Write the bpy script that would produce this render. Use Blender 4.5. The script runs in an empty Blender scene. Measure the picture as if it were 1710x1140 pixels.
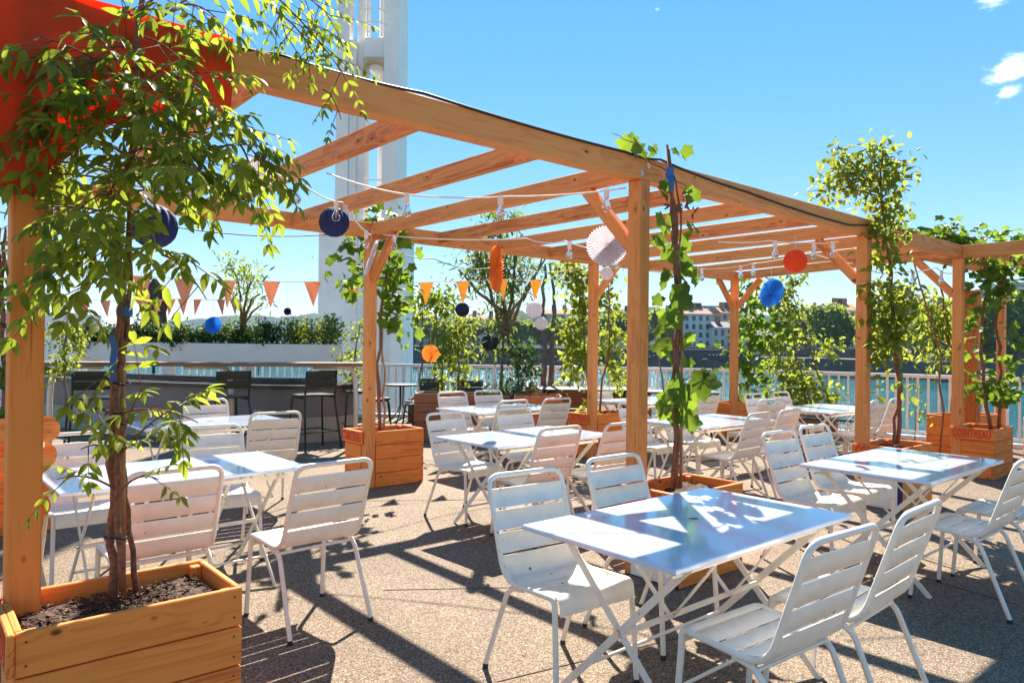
import bpy, bmesh, math, random
import numpy as np
from mathutils import Vector, Matrix, Quaternion
random.seed(7); rng = np.random.default_rng(7)
R = math.radians
scene = bpy.context.scene
col = scene.collection

# ------------------------------------------------------------------ camera
F, PITCH, ROLL, CH = 1204.0, 0.0049, 0.0113, 1.5
cam_d = bpy.data.cameras.new('camera'); cam = bpy.data.objects.new('camera', cam_d); col.objects.link(cam)
cam_d.sensor_width = 36; cam_d.lens = F / 1710 * 36; cam_d.clip_start = .05; cam_d.clip_end = 9000
cam.matrix_world = Matrix.Translation((0, 0, CH)) @ Matrix.Rotation(math.pi/2 + PITCH, 4, 'X') @ Matrix.Rotation(ROLL, 4, 'Z')
scene.camera = cam

# ------------------------------------------------------------------ sky, sun, exposure
SUN_EL, SUN_AZ = R(44), R(1.0)
world = bpy.data.worlds.new('World'); scene.world = world; world.use_nodes = True
wn, wl = world.node_tree.nodes, world.node_tree.links
wn.clear()
wout = wn.new('ShaderNodeOutputWorld'); bg = wn.new('ShaderNodeBackground'); bg.inputs['Strength'].default_value = 0.143
sky = wn.new('ShaderNodeTexSky'); sky.sky_type = 'NISHITA'; sky.sun_disc = False
sky.sun_elevation = SUN_EL; sky.sun_rotation = SUN_AZ; sky.air_density = 1.0; sky.dust_density = 0.0; sky.ozone_density = 5.0
hsv = wn.new('ShaderNodeHueSaturation'); hsv.inputs['Saturation'].default_value = 1.75; hsv.inputs['Hue'].default_value = 0.498
skg = wn.new('ShaderNodeGamma'); skg.inputs['Gamma'].default_value = .52; wl.new(sky.outputs[0], skg.inputs[0]); wl.new(skg.outputs[0], hsv.inputs['Color'])
tc = wn.new('ShaderNodeTexCoord')
cn = wn.new('ShaderNodeTexNoise'); cn.inputs['Scale'].default_value = 22; cn.inputs['Detail'].default_value = 7; cn.inputs['Roughness'].default_value = .58
cmap = wn.new('ShaderNodeMapping'); cmap.inputs['Scale'].default_value = (1, 1, 2.4)
wl.new(tc.outputs['Generated'], cmap.inputs['Vector']); wl.new(cmap.outputs[0], cn.inputs['Vector'])

def pix_dir(u, v):
    du, dv = u - 855, v - 570
    cr, sr = math.cos(ROLL), math.sin(ROLL)
    uu, vv = du*cr + dv*sr, -du*sr + dv*cr
    c, s = math.cos(PITCH), math.sin(PITCH)
    return Vector((uu, F*c + vv*s, F*s - vv*c))
def K(u, v, d):                       # the point seen at photo pixel (u, v), d metres ahead
    q = pix_dir(u, v); q = q * (d / q.y); return Vector((q.x, q.y, q.z + CH))
def Gz(u, v, z=0.0):                  # where the ray through (u, v) meets height z
    q = pix_dir(u, v); t = (z - CH) / q.z; return Vector((q.x*t, q.y*t, z))

prev = None
for (u, v, ang, lo) in ((1693, 112, 2.9, .40), (1690, 150, 1.6, .45), (1660, -6, 2.6, .44), (420, 44, 2.0, .47), (1097, 16, .9, .5),
                        (475, 60, 1.2, .5)):
    d = pix_dir(u, v).normalized()
    dp = wn.new('ShaderNodeVectorMath'); dp.operation = 'DISTANCE'
    nv = wn.new('ShaderNodeVectorMath'); nv.operation = 'NORMALIZE'; wl.new(tc.outputs['Generated'], nv.inputs[0])
    sc_ = wn.new('ShaderNodeVectorMath'); sc_.operation = 'MULTIPLY'; sc_.inputs[1].default_value = (1, 1, 1.9)
    wl.new(nv.outputs[0], sc_.inputs[0]); wl.new(sc_.outputs[0], dp.inputs[0]); dp.inputs[1].default_value = (d.x, d.y, d.z*1.9)
    mr = wn.new('ShaderNodeMapRange'); mr.inputs['From Min'].default_value = R(ang)*1.15; mr.inputs['From Max'].default_value = 0
    mr.inputs['To Min'].default_value = -.28; mr.inputs['To Max'].default_value = .16
    wl.new(dp.outputs['Value'], mr.inputs['Value'])
    ad = wn.new('ShaderNodeMath'); ad.operation = 'ADD'; wl.new(cn.outputs[0], ad.inputs[0]); wl.new(mr.outputs[0], ad.inputs[1])
    m2 = wn.new('ShaderNodeMapRange'); m2.interpolation_type = 'SMOOTHSTEP'
    m2.inputs['From Min'].default_value = lo + .04; m2.inputs['From Max'].default_value = lo + .36
    wl.new(ad.outputs[0], m2.inputs['Value'])
    if prev is None: prev = m2.outputs[0]
    else:
        mx = wn.new('ShaderNodeMath'); mx.operation = 'MAXIMUM'; wl.new(prev, mx.inputs[0]); wl.new(m2.outputs[0], mx.inputs[1]); prev = mx.outputs[0]
cmix = wn.new('ShaderNodeMixRGB'); cmix.inputs['Color2'].default_value = (5.5, 5.6, 5.7, 1)
wl.new(prev, cmix.inputs['Fac']); wl.new(hsv.outputs[0], cmix.inputs['Color1'])
wl.new(cmix.outputs[0], bg.inputs['Color']); wl.new(bg.outputs[0], wout.inputs[0])

sun_d = bpy.data.lights.new('sun', 'SUN'); sun = bpy.data.objects.new('sun', sun_d); col.objects.link(sun)
sun_d.energy = 5.0; sun_d.angle = R(.53); sun_d.color = (1, .91, .77)
sdir = Vector((math.sin(SUN_AZ)*math.cos(SUN_EL), math.cos(SUN_AZ)*math.cos(SUN_EL), math.sin(SUN_EL)))
sun.rotation_mode = 'QUATERNION'; sun.rotation_quaternion = sdir.to_track_quat('Z', 'Y'); sun.location = sdir*60

vs = scene.view_settings; vs.view_transform = 'Standard'; vs.look = 'None'; vs.gamma = 1; vs.use_curve_mapping = False; vs.exposure = 1.55
scene.cycles.max_bounces = 8; scene.cycles.diffuse_bounces = 5; scene.cycles.transparent_max_bounces = 8; scene.cycles.caustics_reflective = False
scene.cycles.use_denoising = True

# ------------------------------------------------------------------ materials
MATS = {}
def nodes_of(name):
    m = bpy.data.materials.new(name); m.use_nodes = True; MATS[name] = m
    nt = m.node_tree; b = nt.nodes['Principled BSDF']
    return m, nt.nodes, nt.links, b
def ramp(n, stops):
    r = n.new('ShaderNodeValToRGB'); e = r.color_ramp.elements
    while len(e) < len(stops): e.new(.5)
    for x, (p, c) in zip(e, stops): x.position = p; x.color = (*c, 1)
    return r
def plain(name, c, rough=.5, metal=0, noise=.12, scale=18, bump=0.0, coat=0, spec=.5):
    m, n, l, b = nodes_of(name)
    t = n.new('ShaderNodeTexCoord'); no = n.new('ShaderNodeTexNoise'); no.inputs['Scale'].default_value = scale; no.inputs['Detail'].default_value = 6
    l.new(t.outputs['Object'], no.inputs['Vector'])
    lo = tuple(x*(1-noise) for x in c); hi = tuple(min(1, x*(1+noise)) for x in c)
    r = ramp(n, [(.3, lo), (.7, hi)]); l.new(no.outputs[0], r.inputs[0]); l.new(r.outputs[0], b.inputs['Base Color'])
    b.inputs['Roughness'].default_value = rough; b.inputs['Metallic'].default_value = metal; b.inputs['Coat Weight'].default_value = coat
    b.inputs['Coat Roughness'].default_value = .06; b.inputs['Specular IOR Level'].default_value = spec
    if bump:
        bp = n.new('ShaderNodeBump'); bp.inputs['Strength'].default_value = bump; bp.inputs['Distance'].default_value = .01
        l.new(no.outputs[0], bp.inputs['Height']); l.new(bp.outputs[0], b.inputs['Normal'])
    return m
def wood(name, light, dark, knot=(.17, .042, .010)):
    m, n, l, b = nodes_of(name)
    t = n.new('ShaderNodeTexCoord'); oi = n.new('ShaderNodeObjectInfo')
    mu = n.new('ShaderNodeMath'); mu.operation = 'MULTIPLY'; mu.inputs[1].default_value = 37; l.new(oi.outputs['Random'], mu.inputs[0])
    av = n.new('ShaderNodeVectorMath'); av.operation = 'ADD'; l.new(t.outputs['Object'], av.inputs[0]); l.new(mu.outputs[0], av.inputs[1])
    def mp(s):
        q = n.new('ShaderNodeMapping'); q.inputs['Scale'].default_value = s; l.new(av.outputs[0], q.inputs['Vector']); return q
    # knots first, they also bend the grain
    vk = n.new('ShaderNodeTexVoronoi'); vk.inputs['Scale'].default_value = 1; vk.inputs['Randomness'].default_value = 1; l.new(mp((7, 12, 12)).outputs[0], vk.inputs['Vector'])
    ks = n.new('ShaderNodeSeparateColor'); l.new(vk.outputs['Color'], ks.inputs[0]); kt = n.new('ShaderNodeMath'); kt.operation = 'GREATER_THAN'; kt.inputs[1].default_value = .60; l.new(ks.outputs[0], kt.inputs[0])
    kn = n.new('ShaderNodeMapRange'); kn.inputs['From Min'].default_value = .16; kn.inputs['From Max'].default_value = .07; l.new(vk.outputs['Distance'], kn.inputs['Value'])
    km = n.new('ShaderNodeMath'); km.operation = 'MULTIPLY'; l.new(kn.outputs[0], km.inputs[0]); l.new(kt.outputs[0], km.inputs[1])
    kb = n.new('ShaderNodeMapRange'); kb.inputs['From Min'].default_value = .55; kb.inputs['From Max'].default_value = .0; kb.inputs['To Max'].default_value = .16; l.new(vk.outputs['Distance'], kb.inputs['Value'])
    kc = n.new('ShaderNodeMath'); kc.operation = 'MULTIPLY'; l.new(kb.outputs[0], kc.inputs[0]); l.new(kt.outputs[0], kc.inputs[1])
    g0 = n.new('ShaderNodeTexNoise'); g0.inputs['Scale'].default_value = 1; g0.inputs['Detail'].default_value = 3; g0.inputs['Distortion'].default_value = .6
    l.new(mp((.9, 11, 11)).outputs[0], g0.inputs['Vector'])
    s1 = n.new('ShaderNodeMath'); s1.operation = 'ADD'; l.new(g0.outputs[0], s1.inputs[0]); l.new(kc.outputs[0], s1.inputs[1])
    ml = n.new('ShaderNodeMath'); ml.operation = 'MULTIPLY'; ml.inputs[1].default_value = 34; l.new(s1.outputs[0], ml.inputs[0])
    sn = n.new('ShaderNodeMath'); sn.operation = 'SINE'; l.new(ml.outputs[0], sn.inputs[0])
    fi = n.new('ShaderNodeTexNoise'); fi.inputs['Scale'].default_value = 1; fi.inputs['Detail'].default_value = 6; l.new(mp((3, 90, 90)).outputs[0], fi.inputs['Vector'])
    bi = n.new('ShaderNodeTexNoise'); bi.inputs['Scale'].default_value = 1; bi.inputs['Detail'].default_value = 2; l.new(mp((1.1, 4, 4)).outputs[0], bi.inputs['Vector'])
    a1 = n.new('ShaderNodeMath'); a1.operation = 'MULTIPLY_ADD'; a1.inputs[1].default_value = .21; a1.inputs[2].default_value = .0; l.new(sn.outputs[0], a1.inputs[0])
    a2 = n.new('ShaderNodeMath'); a2.operation = 'ADD'; l.new(a1.outputs[0], a2.inputs[0]); l.new(fi.outputs[0], a2.inputs[1])
    a3 = n.new('ShaderNodeMath'); a3.operation = 'MULTIPLY_ADD'; a3.inputs[1].default_value = .8; l.new(bi.outputs[0], a3.inputs[0]); l.new(a2.outputs[0], a3.inputs[2])
    a4 = n.new('ShaderNodeMath'); a4.operation = 'MULTIPLY_ADD'; a4.inputs[1].default_value = .34; l.new(oi.outputs['Random'], a4.inputs[0]); l.new(a3.outputs[0], a4.inputs[2])
    r = ramp(n, [(.62, light), (1.0, tuple((x+y)/2 for x, y in zip(light, dark))), (1.0, dark)]); r.color_ramp.elements[1].position = .9
    mr = n.new('ShaderNodeMapRange'); mr.inputs['From Min'].default_value = .1; mr.inputs['From Max'].default_value = 1.5; l.new(a4.outputs[0], mr.inputs['Value']); l.new(mr.outputs[0], r.inputs[0])
    mx = n.new('ShaderNodeMixRGB'); mx.inputs['Color2'].default_value = (*knot, 1); l.new(km.outputs[0], mx.inputs['Fac']); l.new(r.outputs[0], mx.inputs['Color1'])
    ck = n.new('ShaderNodeTexNoise'); ck.inputs['Scale'].default_value = 1; ck.inputs['Detail'].default_value = 2; l.new(mp((1.0, 55, 55)).outputs[0], ck.inputs['Vector'])
    cm_ = n.new('ShaderNodeMapRange'); cm_.inputs['From Min'].default_value = .70; cm_.inputs['From Max'].default_value = .76; cm_.inputs['To Max'].default_value = .75; l.new(ck.outputs[0], cm_.inputs['Value'])
    m5 = n.new('ShaderNodeMixRGB'); m5.inputs['Color2'].default_value = (.10, .035, .012, 1); l.new(cm_.outputs[0], m5.inputs['Fac']); l.new(mx.outputs[0], m5.inputs['Color1'])
    l.new(m5.outputs[0], b.inputs['Base Color']); b.inputs['Roughness'].default_value = .62; b.inputs['Specular IOR Level'].default_value = .3
    bp = n.new('ShaderNodeBump'); bp.inputs['Strength'].default_value = .12; bp.inputs['Distance'].default_value = .004
    l.new(a2.outputs[0], bp.inputs['Height']); l.new(bp.outputs[0], b.inputs['Normal'])
    return m
def leafmat(name, c1, c2, trans, tmix=.45, rough=.5):
    m, n, l, b = nodes_of(name)
    ge = n.new('ShaderNodeNewGeometry'); oi = n.new('ShaderNodeObjectInfo')
    ad = n.new('ShaderNodeMath'); ad.operation = 'ADD'; l.new(ge.outputs['Random Per Island'], ad.inputs[0]); l.new(oi.outputs['Random'], ad.inputs[1])
    fr = n.new('ShaderNodeMath'); fr.operation = 'FRACT'; l.new(ad.outputs[0], fr.inputs[0])
    r = ramp(n, [(0, c1), (1, c2)]); l.new(fr.outputs[0], r.inputs[0])
    b.inputs['Roughness'].default_value = rough; b.inputs['Specular IOR Level'].default_value = .14; l.new(r.outputs[0], b.inputs['Base Color'])
    tr = n.new('ShaderNodeBsdfTranslucent')
    t2 = tuple(x*.6 for x in trans)
    r2 = ramp(n, [(0, t2), (1, trans)]); l.new(fr.outputs[0], r2.inputs[0]); l.new(r2.outputs[0], tr.inputs['Color'])
    mx = n.new('ShaderNodeMixShader'); mx.inputs[0].default_value = tmix; l.new(b.outputs[0], mx.inputs[1]); l.new(tr.outputs[0], mx.inputs[2])
    l.new(mx.outputs[0], n['Material Output'].inputs['Surface'])
    return m
def thinmat(name, c, tmix=.4, scale=30):
    m = plain(name, c, .7, noise=.06, scale=scale); n, l = m.node_tree.nodes, m.node_tree.links; b = n['Principled BSDF']
    tr = n.new('ShaderNodeBsdfTranslucent'); tr.inputs['Color'].default_value = (*c, 1)
    mx = n.new('ShaderNodeMixShader'); mx.inputs[0].default_value = tmix; l.new(b.outputs[0], mx.inputs[1]); l.new(tr.outputs[0], mx.inputs[2])
    l.new(mx.outputs[0], n['Material Output'].inputs['Surface']); return m

W_PERG = wood('pergola larch', (.79, .31, .088), (.50, .145, .032))
W_PLANT = wood('planter larch', (.87, .27, .05), (.60, .135, .02))
W_DARK = wood('brown planter board', (.30, .13, .06), (.17, .07, .035))
W_TERRA = wood('terracotta stained board', (.52, .19, .075), (.33, .11, .045))
W_BAR = wood('bar ledge wood', (.46, .30, .18), (.30, .17, .09))
WHITE = plain('white chair lacquer', (.87, .79, .68), .33, noise=.05, scale=14)
def worn(m, c, amount):
    n, l = m.node_tree.nodes, m.node_tree.links; b = n['Principled BSDF']; src = b.inputs['Base Color'].links[0].from_socket
    t = n.new('ShaderNodeTexCoord'); oi = n.new('ShaderNodeObjectInfo'); av = n.new('ShaderNodeVectorMath'); av.operation = 'ADD'; l.new(t.outputs['Object'], av.inputs[0]); l.new(oi.outputs['Location'], av.inputs[1])
    v = n.new('ShaderNodeTexVoronoi'); v.inputs['Scale'].default_value = 34; l.new(av.outputs[0], v.inputs['Vector']); sp = n.new('ShaderNodeSeparateColor'); l.new(v.outputs['Color'], sp.inputs[0])
    r = n.new('ShaderNodeMapRange'); r.inputs['From Min'].default_value = 1-amount; r.inputs['From Max'].default_value = 1; r.inputs['To Min'].default_value = .0; r.inputs['To Max'].default_value = .3; l.new(sp.outputs[0], r.inputs['Value'])
    lt = n.new('ShaderNodeMath'); lt.operation = 'LESS_THAN'; l.new(v.outputs['Distance'], lt.inputs[0]); l.new(r.outputs[0], lt.inputs[1])
    no = n.new('ShaderNodeTexNoise'); no.inputs['Scale'].default_value = 7; no.inputs['Detail'].default_value = 8; no.inputs['Roughness'].default_value = .7; l.new(av.outputs[0], no.inputs['Vector'])
    sm = n.new('ShaderNodeMapRange'); sm.inputs['From Min'].default_value = .52; sm.inputs['From Max'].default_value = .75; sm.inputs['To Max'].default_value = .35; l.new(no.outputs[0], sm.inputs['Value'])
    m1 = n.new('ShaderNodeMixRGB'); m1.inputs['Color2'].default_value = (c[0]*.6, c[1]*.56, c[2]*.5, 1); l.new(sm.outputs[0], m1.inputs['Fac']); l.new(src, m1.inputs['Color1'])
    m2 = n.new('ShaderNodeMixRGB'); m2.inputs['Color2'].default_value = (.20, .12, .07, 1); l.new(lt.outputs[0], m2.inputs['Fac']); l.new(m1.outputs[0], m2.inputs['Color1']); l.new(m2.outputs[0], b.inputs['Base Color'])
    rr = n.new('ShaderNodeMapRange'); rr.inputs['From Min'].default_value = .35; rr.inputs['From Max'].default_value = .7; rr.inputs['To Min'].default_value = b.inputs['Roughness'].default_value; rr.inputs['To Max'].default_value = b.inputs['Roughness'].default_value+.16; l.new(no.outputs[0], rr.inputs['Value']); l.new(rr.outputs[0], b.inputs['Roughness'])
worn(WHITE, (.86, .795, .70), .05)
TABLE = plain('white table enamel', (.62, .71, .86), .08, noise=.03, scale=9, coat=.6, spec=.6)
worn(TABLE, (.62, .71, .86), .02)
RUBBER = plain('dark foot rubber', (.025, .02, .018), .6)
GREEN = plain('dark green metal', (.006, .020, .013), .42)
BLACK = plain('black metal', (.012, .013, .015), .4)
WHITEP = plain('white railing paint', (.87, .86, .84), .4, noise=.04)
CONC = plain('white tower concrete', (.88, .815, .77), .75, noise=.09, scale=.9, bump=.08)
CONCW = plain('warm tower concrete', (.55, .44, .28), .8, noise=.15)
BARW = plain('bar wall panel', (.36, .31, .26), .55, noise=.08, scale=2)
BARTOP = plain('dark bar counter', (.02, .021, .024), .22)
STEEL = plain('brushed steel edge', (.62, .63, .64), .25, metal=1, noise=.06)
BOXW = plain('white planter box render', (.87, .79, .69), .7, noise=.05, scale=3)
TUBEW = plain('cream bar tube', (.66, .60, .50), .35, noise=.03)
BARK = plain('vine bark', (.21, .09, .045), .85, noise=.45, scale=55, bump=.7)
BARKG = plain('grey tree bark', (.16, .13, .10), .9, noise=.4, scale=30, bump=.6)
STAKE = plain('bamboo stake', (.36, .21, .09), .6, noise=.25, scale=25)
TIE = plain('blue tie ribbon', (.03, .12, .35), .6)
REDCLOTH = thinmat('red cloth', (.90, .11, .01), .6)
WHITECLOTH = thinmat('white pink cloth', (.72, .62, .66), .35)
BROWNCLOTH = plain('brown parasol cloth', (.075, .045, .032), .9, noise=.2)
NAVY = thinmat('navy tissue paper', (.004, .014, .10), .12)
NAVYD = thinmat('midnight tissue paper', (.008, .012, .035), .1)
BLUEP = thinmat('blue paper', (.04, .30, .80), .4)
WHITEPAP = thinmat('white tissue paper', (.74, .70, .74), .45)
ORANGEP = thinmat('orange red tissue paper', (.85, .10, .012), .4)
AMBERD = thinmat('deep amber tissue paper', (.85, .24, .03), .45)
AMBERP = thinmat('amber tissue paper', (.85, .33, .05), .5)
PEACH = thinmat('peach pennant paper', (.80, .43, .27), .45)
YELLOWP = thinmat('yellow pennant paper', (.84, .50, .09), .5)
CORDW = plain('white cord', (.75, .74, .72), .5)
CORDK = plain('black cord', (.012, .012, .012), .5)
RED = plain('red lettering', (.72, .06, .015), .5)
NAVYSOLID = plain('navy board edge', (.01, .02, .085), .5)
ROOF = plain('terracotta roof', (.36, .17, .10), .85, noise=.25, scale=.8)
SLATE = plain('slate roof', (.07, .07, .08), .7, noise=.2, scale=.8)
GLASSD = plain('dark window pane', (.045, .06, .085), .15)
FAC = [plain('facade pale', (.60, .58, .55), .85, noise=.06, scale=.3), plain('facade cream', (.55, .48, .38), .85, noise=.06, scale=.3),
       plain('facade ochre', (.47, .34, .24), .85, noise=.08, scale=.3), plain('facade grey', (.38, .38, .39), .85, noise=.06, scale=.3)]
STONE = plain('quay stone', (.085, .08, .075), .9, noise=.3, scale=.35)
IRON = plain('bridge ironwork', (.022, .028, .036), .6, noise=.2, scale=.5)
ASPH = plain('asphalt', (.055, .055, .055), .9)
CARS = [plain('car paint white', (.7, .7, .7), .25, coat=.5), plain('car paint grey', (.16, .17, .18), .25, coat=.5), plain('car paint red', (.3, .03, .02), .25, coat=.5),
        plain('car paint dark blue', (.02, .03, .08), .25, coat=.5)]
TYRE = plain('tyre', (.02, .02, .02), .8)

m, n, l, b = nodes_of('clear glass'); b.inputs['Transmission Weight'].default_value = 1; b.inputs['Roughness'].default_value = .02; b.inputs['IOR'].default_value = 1.2; b.inputs['Base Color'].default_value = (.97, .98, .98, 1)
GLASS = m
LEAF_WIST = leafmat('wisteria leaf', (.05, .105, .014), (.105, .165, .026), (.52, .64, .055), .5)
LEAF_GRAPE = leafmat('grape leaf', (.04, .10, .016), (.085, .155, .022), (.34, .52, .045), .42, .5)
LEAF_PALE = leafmat('pale vine leaf', (.07, .12, .02), (.12, .17, .03), (.55, .62, .07), .5)
LEAF_DARK = leafmat('dark hedge leaf', (.02, .05, .014), (.05, .095, .02), (.14, .26, .03), .3)
LEAF_WIL = leafmat('willow leaf', (.05, .09, .025), (.10, .14, .04), (.34, .44, .08), .45)
LEAF_TREE = leafmat('plane tree leaf', (.08, .125, .022), (.12, .165, .034), (.46, .56, .08), .6, .6)
DRY = plain('dry red leaf', (.22, .03, .025), .6)

def groundmat():
    m, n, l, b = nodes_of('exposed aggregate')
    t = n.new('ShaderNodeTexCoord')
    v = n.new('ShaderNodeTexVoronoi'); v.inputs['Scale'].default_value = 145; l.new(t.outputs['Object'], v.inputs['Vector'])
    v2 = n.new('ShaderNodeTexVoronoi'); v2.inputs['Scale'].default_value = 75; l.new(t.outputs['Object'], v2.inputs['Vector'])
    sp = n.new('ShaderNodeSeparateColor'); l.new(v.outputs['Color'], sp.inputs[0])
    r = ramp(n, [(0, (.13, .08, .05)), (.25, (.235, .162, .105)), (.55, (.32, .235, .16)), (.82, (.395, .305, .22)), (1, (.53, .45, .36))]); l.new(sp.outputs[0], r.inputs[0])
    sp2 = n.new('ShaderNodeSeparateColor'); l.new(v2.outputs['Color'], sp2.inputs[0])
    r2 = ramp(n, [(0, (.55, .5, .47)), (.5, (1, 1, 1)), (1, (1.0, .93, .85))]); l.new(sp2.outputs[1], r2.inputs[0])
    mm = n.new('ShaderNodeMixRGB'); mm.blend_type = 'MULTIPLY'; mm.inputs[0].default_value = .55; l.new(r.outputs[0], mm.inputs[1]); l.new(r2.outputs[0], mm.inputs[2])
    no = n.new('ShaderNodeTexNoise'); no.inputs['Scale'].default_value = .9; no.inputs['Detail'].default_value = 7; no.inputs['Roughness'].default_value = .62; l.new(t.outputs['Object'], no.inputs['Vector'])
    r3 = ramp(n, [(.32, (.66, .63, .60)), (.58, (1, 1, 1))]); l.new(no.outputs[0], r3.inputs[0])
    m3 = n.new('ShaderNodeMixRGB'); m3.blend_type = 'MULTIPLY'; m3.inputs[0].default_value = .7; l.new(mm.outputs[0], m3.inputs[1]); l.new(r3.outputs[0], m3.inputs[2])
    ed = n.new('ShaderNodeMapRange'); ed.inputs['From Min'].default_value = .3; ed.inputs['From Max'].default_value = .75; ed.inputs['To Min'].default_value = 1; ed.inputs['To Max'].default_value = .42; l.new(v.outputs['Distance'], ed.inputs['Value'])
    m4 = n.new('ShaderNodeMixRGB'); m4.blend_type = 'MULTIPLY'; m4.inputs[0].default_value = 1; l.new(m3.outputs[0], m4.inputs[1]); l.new(ed.outputs[0], m4.inputs[2])
    l.new(m4.outputs[0], b.inputs['Base Color']); b.inputs['Roughness'].default_value = .8; b.inputs['Specular IOR Level'].default_value = .3
    iv = n.new('ShaderNodeMath'); iv.operation = 'SUBTRACT'; iv.inputs[0].default_value = 1; l.new(v.outputs['Distance'], iv.inputs[1])
    bp = n.new('ShaderNodeBump'); bp.inputs['Strength'].default_value = .55; bp.inputs['Distance'].default_value = .004; l.new(iv.outputs[0], bp.inputs['Height']); l.new(bp.outputs[0], b.inputs['Normal'])
    return m
GROUND = groundmat()
def soilmat():
    m, n, l, b = nodes_of('bark mulch soil')
    t = n.new('ShaderNodeTexCoord'); v = n.new('ShaderNodeTexVoronoi'); v.inputs['Scale'].default_value = 70
    mp = n.new('ShaderNodeMapping'); mp.inputs['Scale'].default_value = (1, .55, 1); l.new(t.outputs['Object'], mp.inputs[0]); l.new(mp.outputs[0], v.inputs['Vector'])
    sp = n.new('ShaderNodeSeparateColor'); l.new(v.outputs['Color'], sp.inputs[0])
    r = ramp(n, [(0, (.014, .006, .003)), (.6, (.045, .02, .011)), (1, (.13, .06, .032))]); l.new(sp.outputs[0], r.inputs[0]); l.new(r.outputs[0], b.inputs['Base Color'])
    b.inputs['Roughness'].default_value = .9
    bp = n.new('ShaderNodeBump'); bp.inputs['Strength'].default_value = 1; bp.inputs['Distance'].default_value = .012; l.new(sp.outputs[1], bp.inputs['Height']); l.new(bp.outputs[0], b.inputs['Normal'])
    return m
SOIL = soilmat()
CHIP = plain('mulch chip', (.075, .032, .016), .9, noise=.5, scale=40)
def watermat():
    m, n, l, b = nodes_of('river water')
    t = n.new('ShaderNodeTexCoord'); mp = n.new('ShaderNodeMapping'); mp.inputs['Scale'].default_value = (.35, 1.1, 1); l.new(t.outputs['Object'], mp.inputs[0])
    no = n.new('ShaderNodeTexNoise'); no.inputs['Scale'].default_value = 1.5; no.inputs['Detail'].default_value = 8; no.inputs['Roughness'].default_value = .68; l.new(mp.outputs[0], no.inputs['Vector'])
    n2 = n.new('ShaderNodeTexNoise'); n2.inputs['Scale'].default_value = .05; n2.inputs['Detail'].default_value = 3; l.new(mp.outputs[0], n2.inputs['Vector'])
    r = ramp(n, [(.3, (.014, .095, .10)), (.7, (.028, .14, .165))]); l.new(n2.outputs[0], r.inputs[0]); l.new(r.outputs[0], b.inputs['Base Color'])
    b.inputs['Roughness'].default_value = .1; b.inputs['IOR'].default_value = 1.2
    bp = n.new('ShaderNodeBump'); bp.inputs['Strength'].default_value = .8; bp.inputs['Distance'].default_value = .3; l.new(no.outputs[0], bp.inputs['Height']); l.new(bp.outputs[0], b.inputs['Normal'])
    return m
WATER = watermat()
def hillmat():
    m, n, l, b = nodes_of('wooded hill')
    t = n.new('ShaderNodeTexCoord'); no = n.new('ShaderNodeTexNoise'); no.inputs['Scale'].default_value = .035; no.inputs['Detail'].default_value = 9; no.inputs['Roughness'].default_value = .7; l.new(t.outputs['Object'], no.inputs['Vector'])
    r = ramp(n, [(.35, (.03, .055, .02)), (.55, (.06, .09, .03)), (.72, (.14, .15, .08))]); l.new(no.outputs[0], r.inputs[0]); l.new(r.outputs[0], b.inputs['Base Color'])
    b.inputs['Roughness'].default_value = 1; b.inputs['Specular IOR Level'].default_value = 0; return m
HILL = hillmat()

# ------------------------------------------------------------------ mesh helpers
def tag(o, label=None, cat=None, group=None, kind=None):
    if label: o['label'] = label
    if cat: o['category'] = cat
    if group: o['group'] = group
    if kind: o['kind'] = kind
    return o
def link(name, data, parent=None, mat=None):
    o = bpy.data.objects.new(name, data); col.objects.link(o)
    if parent is not None: o.parent = parent
    if mat is not None and data is not None and not data.materials: data.materials.append(mat)
    return o
def empty(name, loc=(0, 0, 0), rz=0):
    o = bpy.data.objects.new(name, None); col.objects.link(o); o.location = loc; o.rotation_euler = (0, 0, rz); o.empty_display_size = .1; return o
def thing(name, label, cat, loc=(0, 0, 0), rz=0, group=None): return tag(empty(name, loc, rz), label, cat, group)
def copy_tree(o, parent=None):
    c = o.copy(); col.objects.link(c)
    if parent is not None: c.parent = parent
    for ch in list(o.children): copy_tree(ch, c)
    return c
def frame_of(d):
    d = Vector(d).normalized(); a = Vector((0, 0, 1)) if abs(d.z) < .95 else Vector((1, 0, 0))
    x = d.cross(a).normalized(); return x, x.cross(d).normalized()
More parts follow.
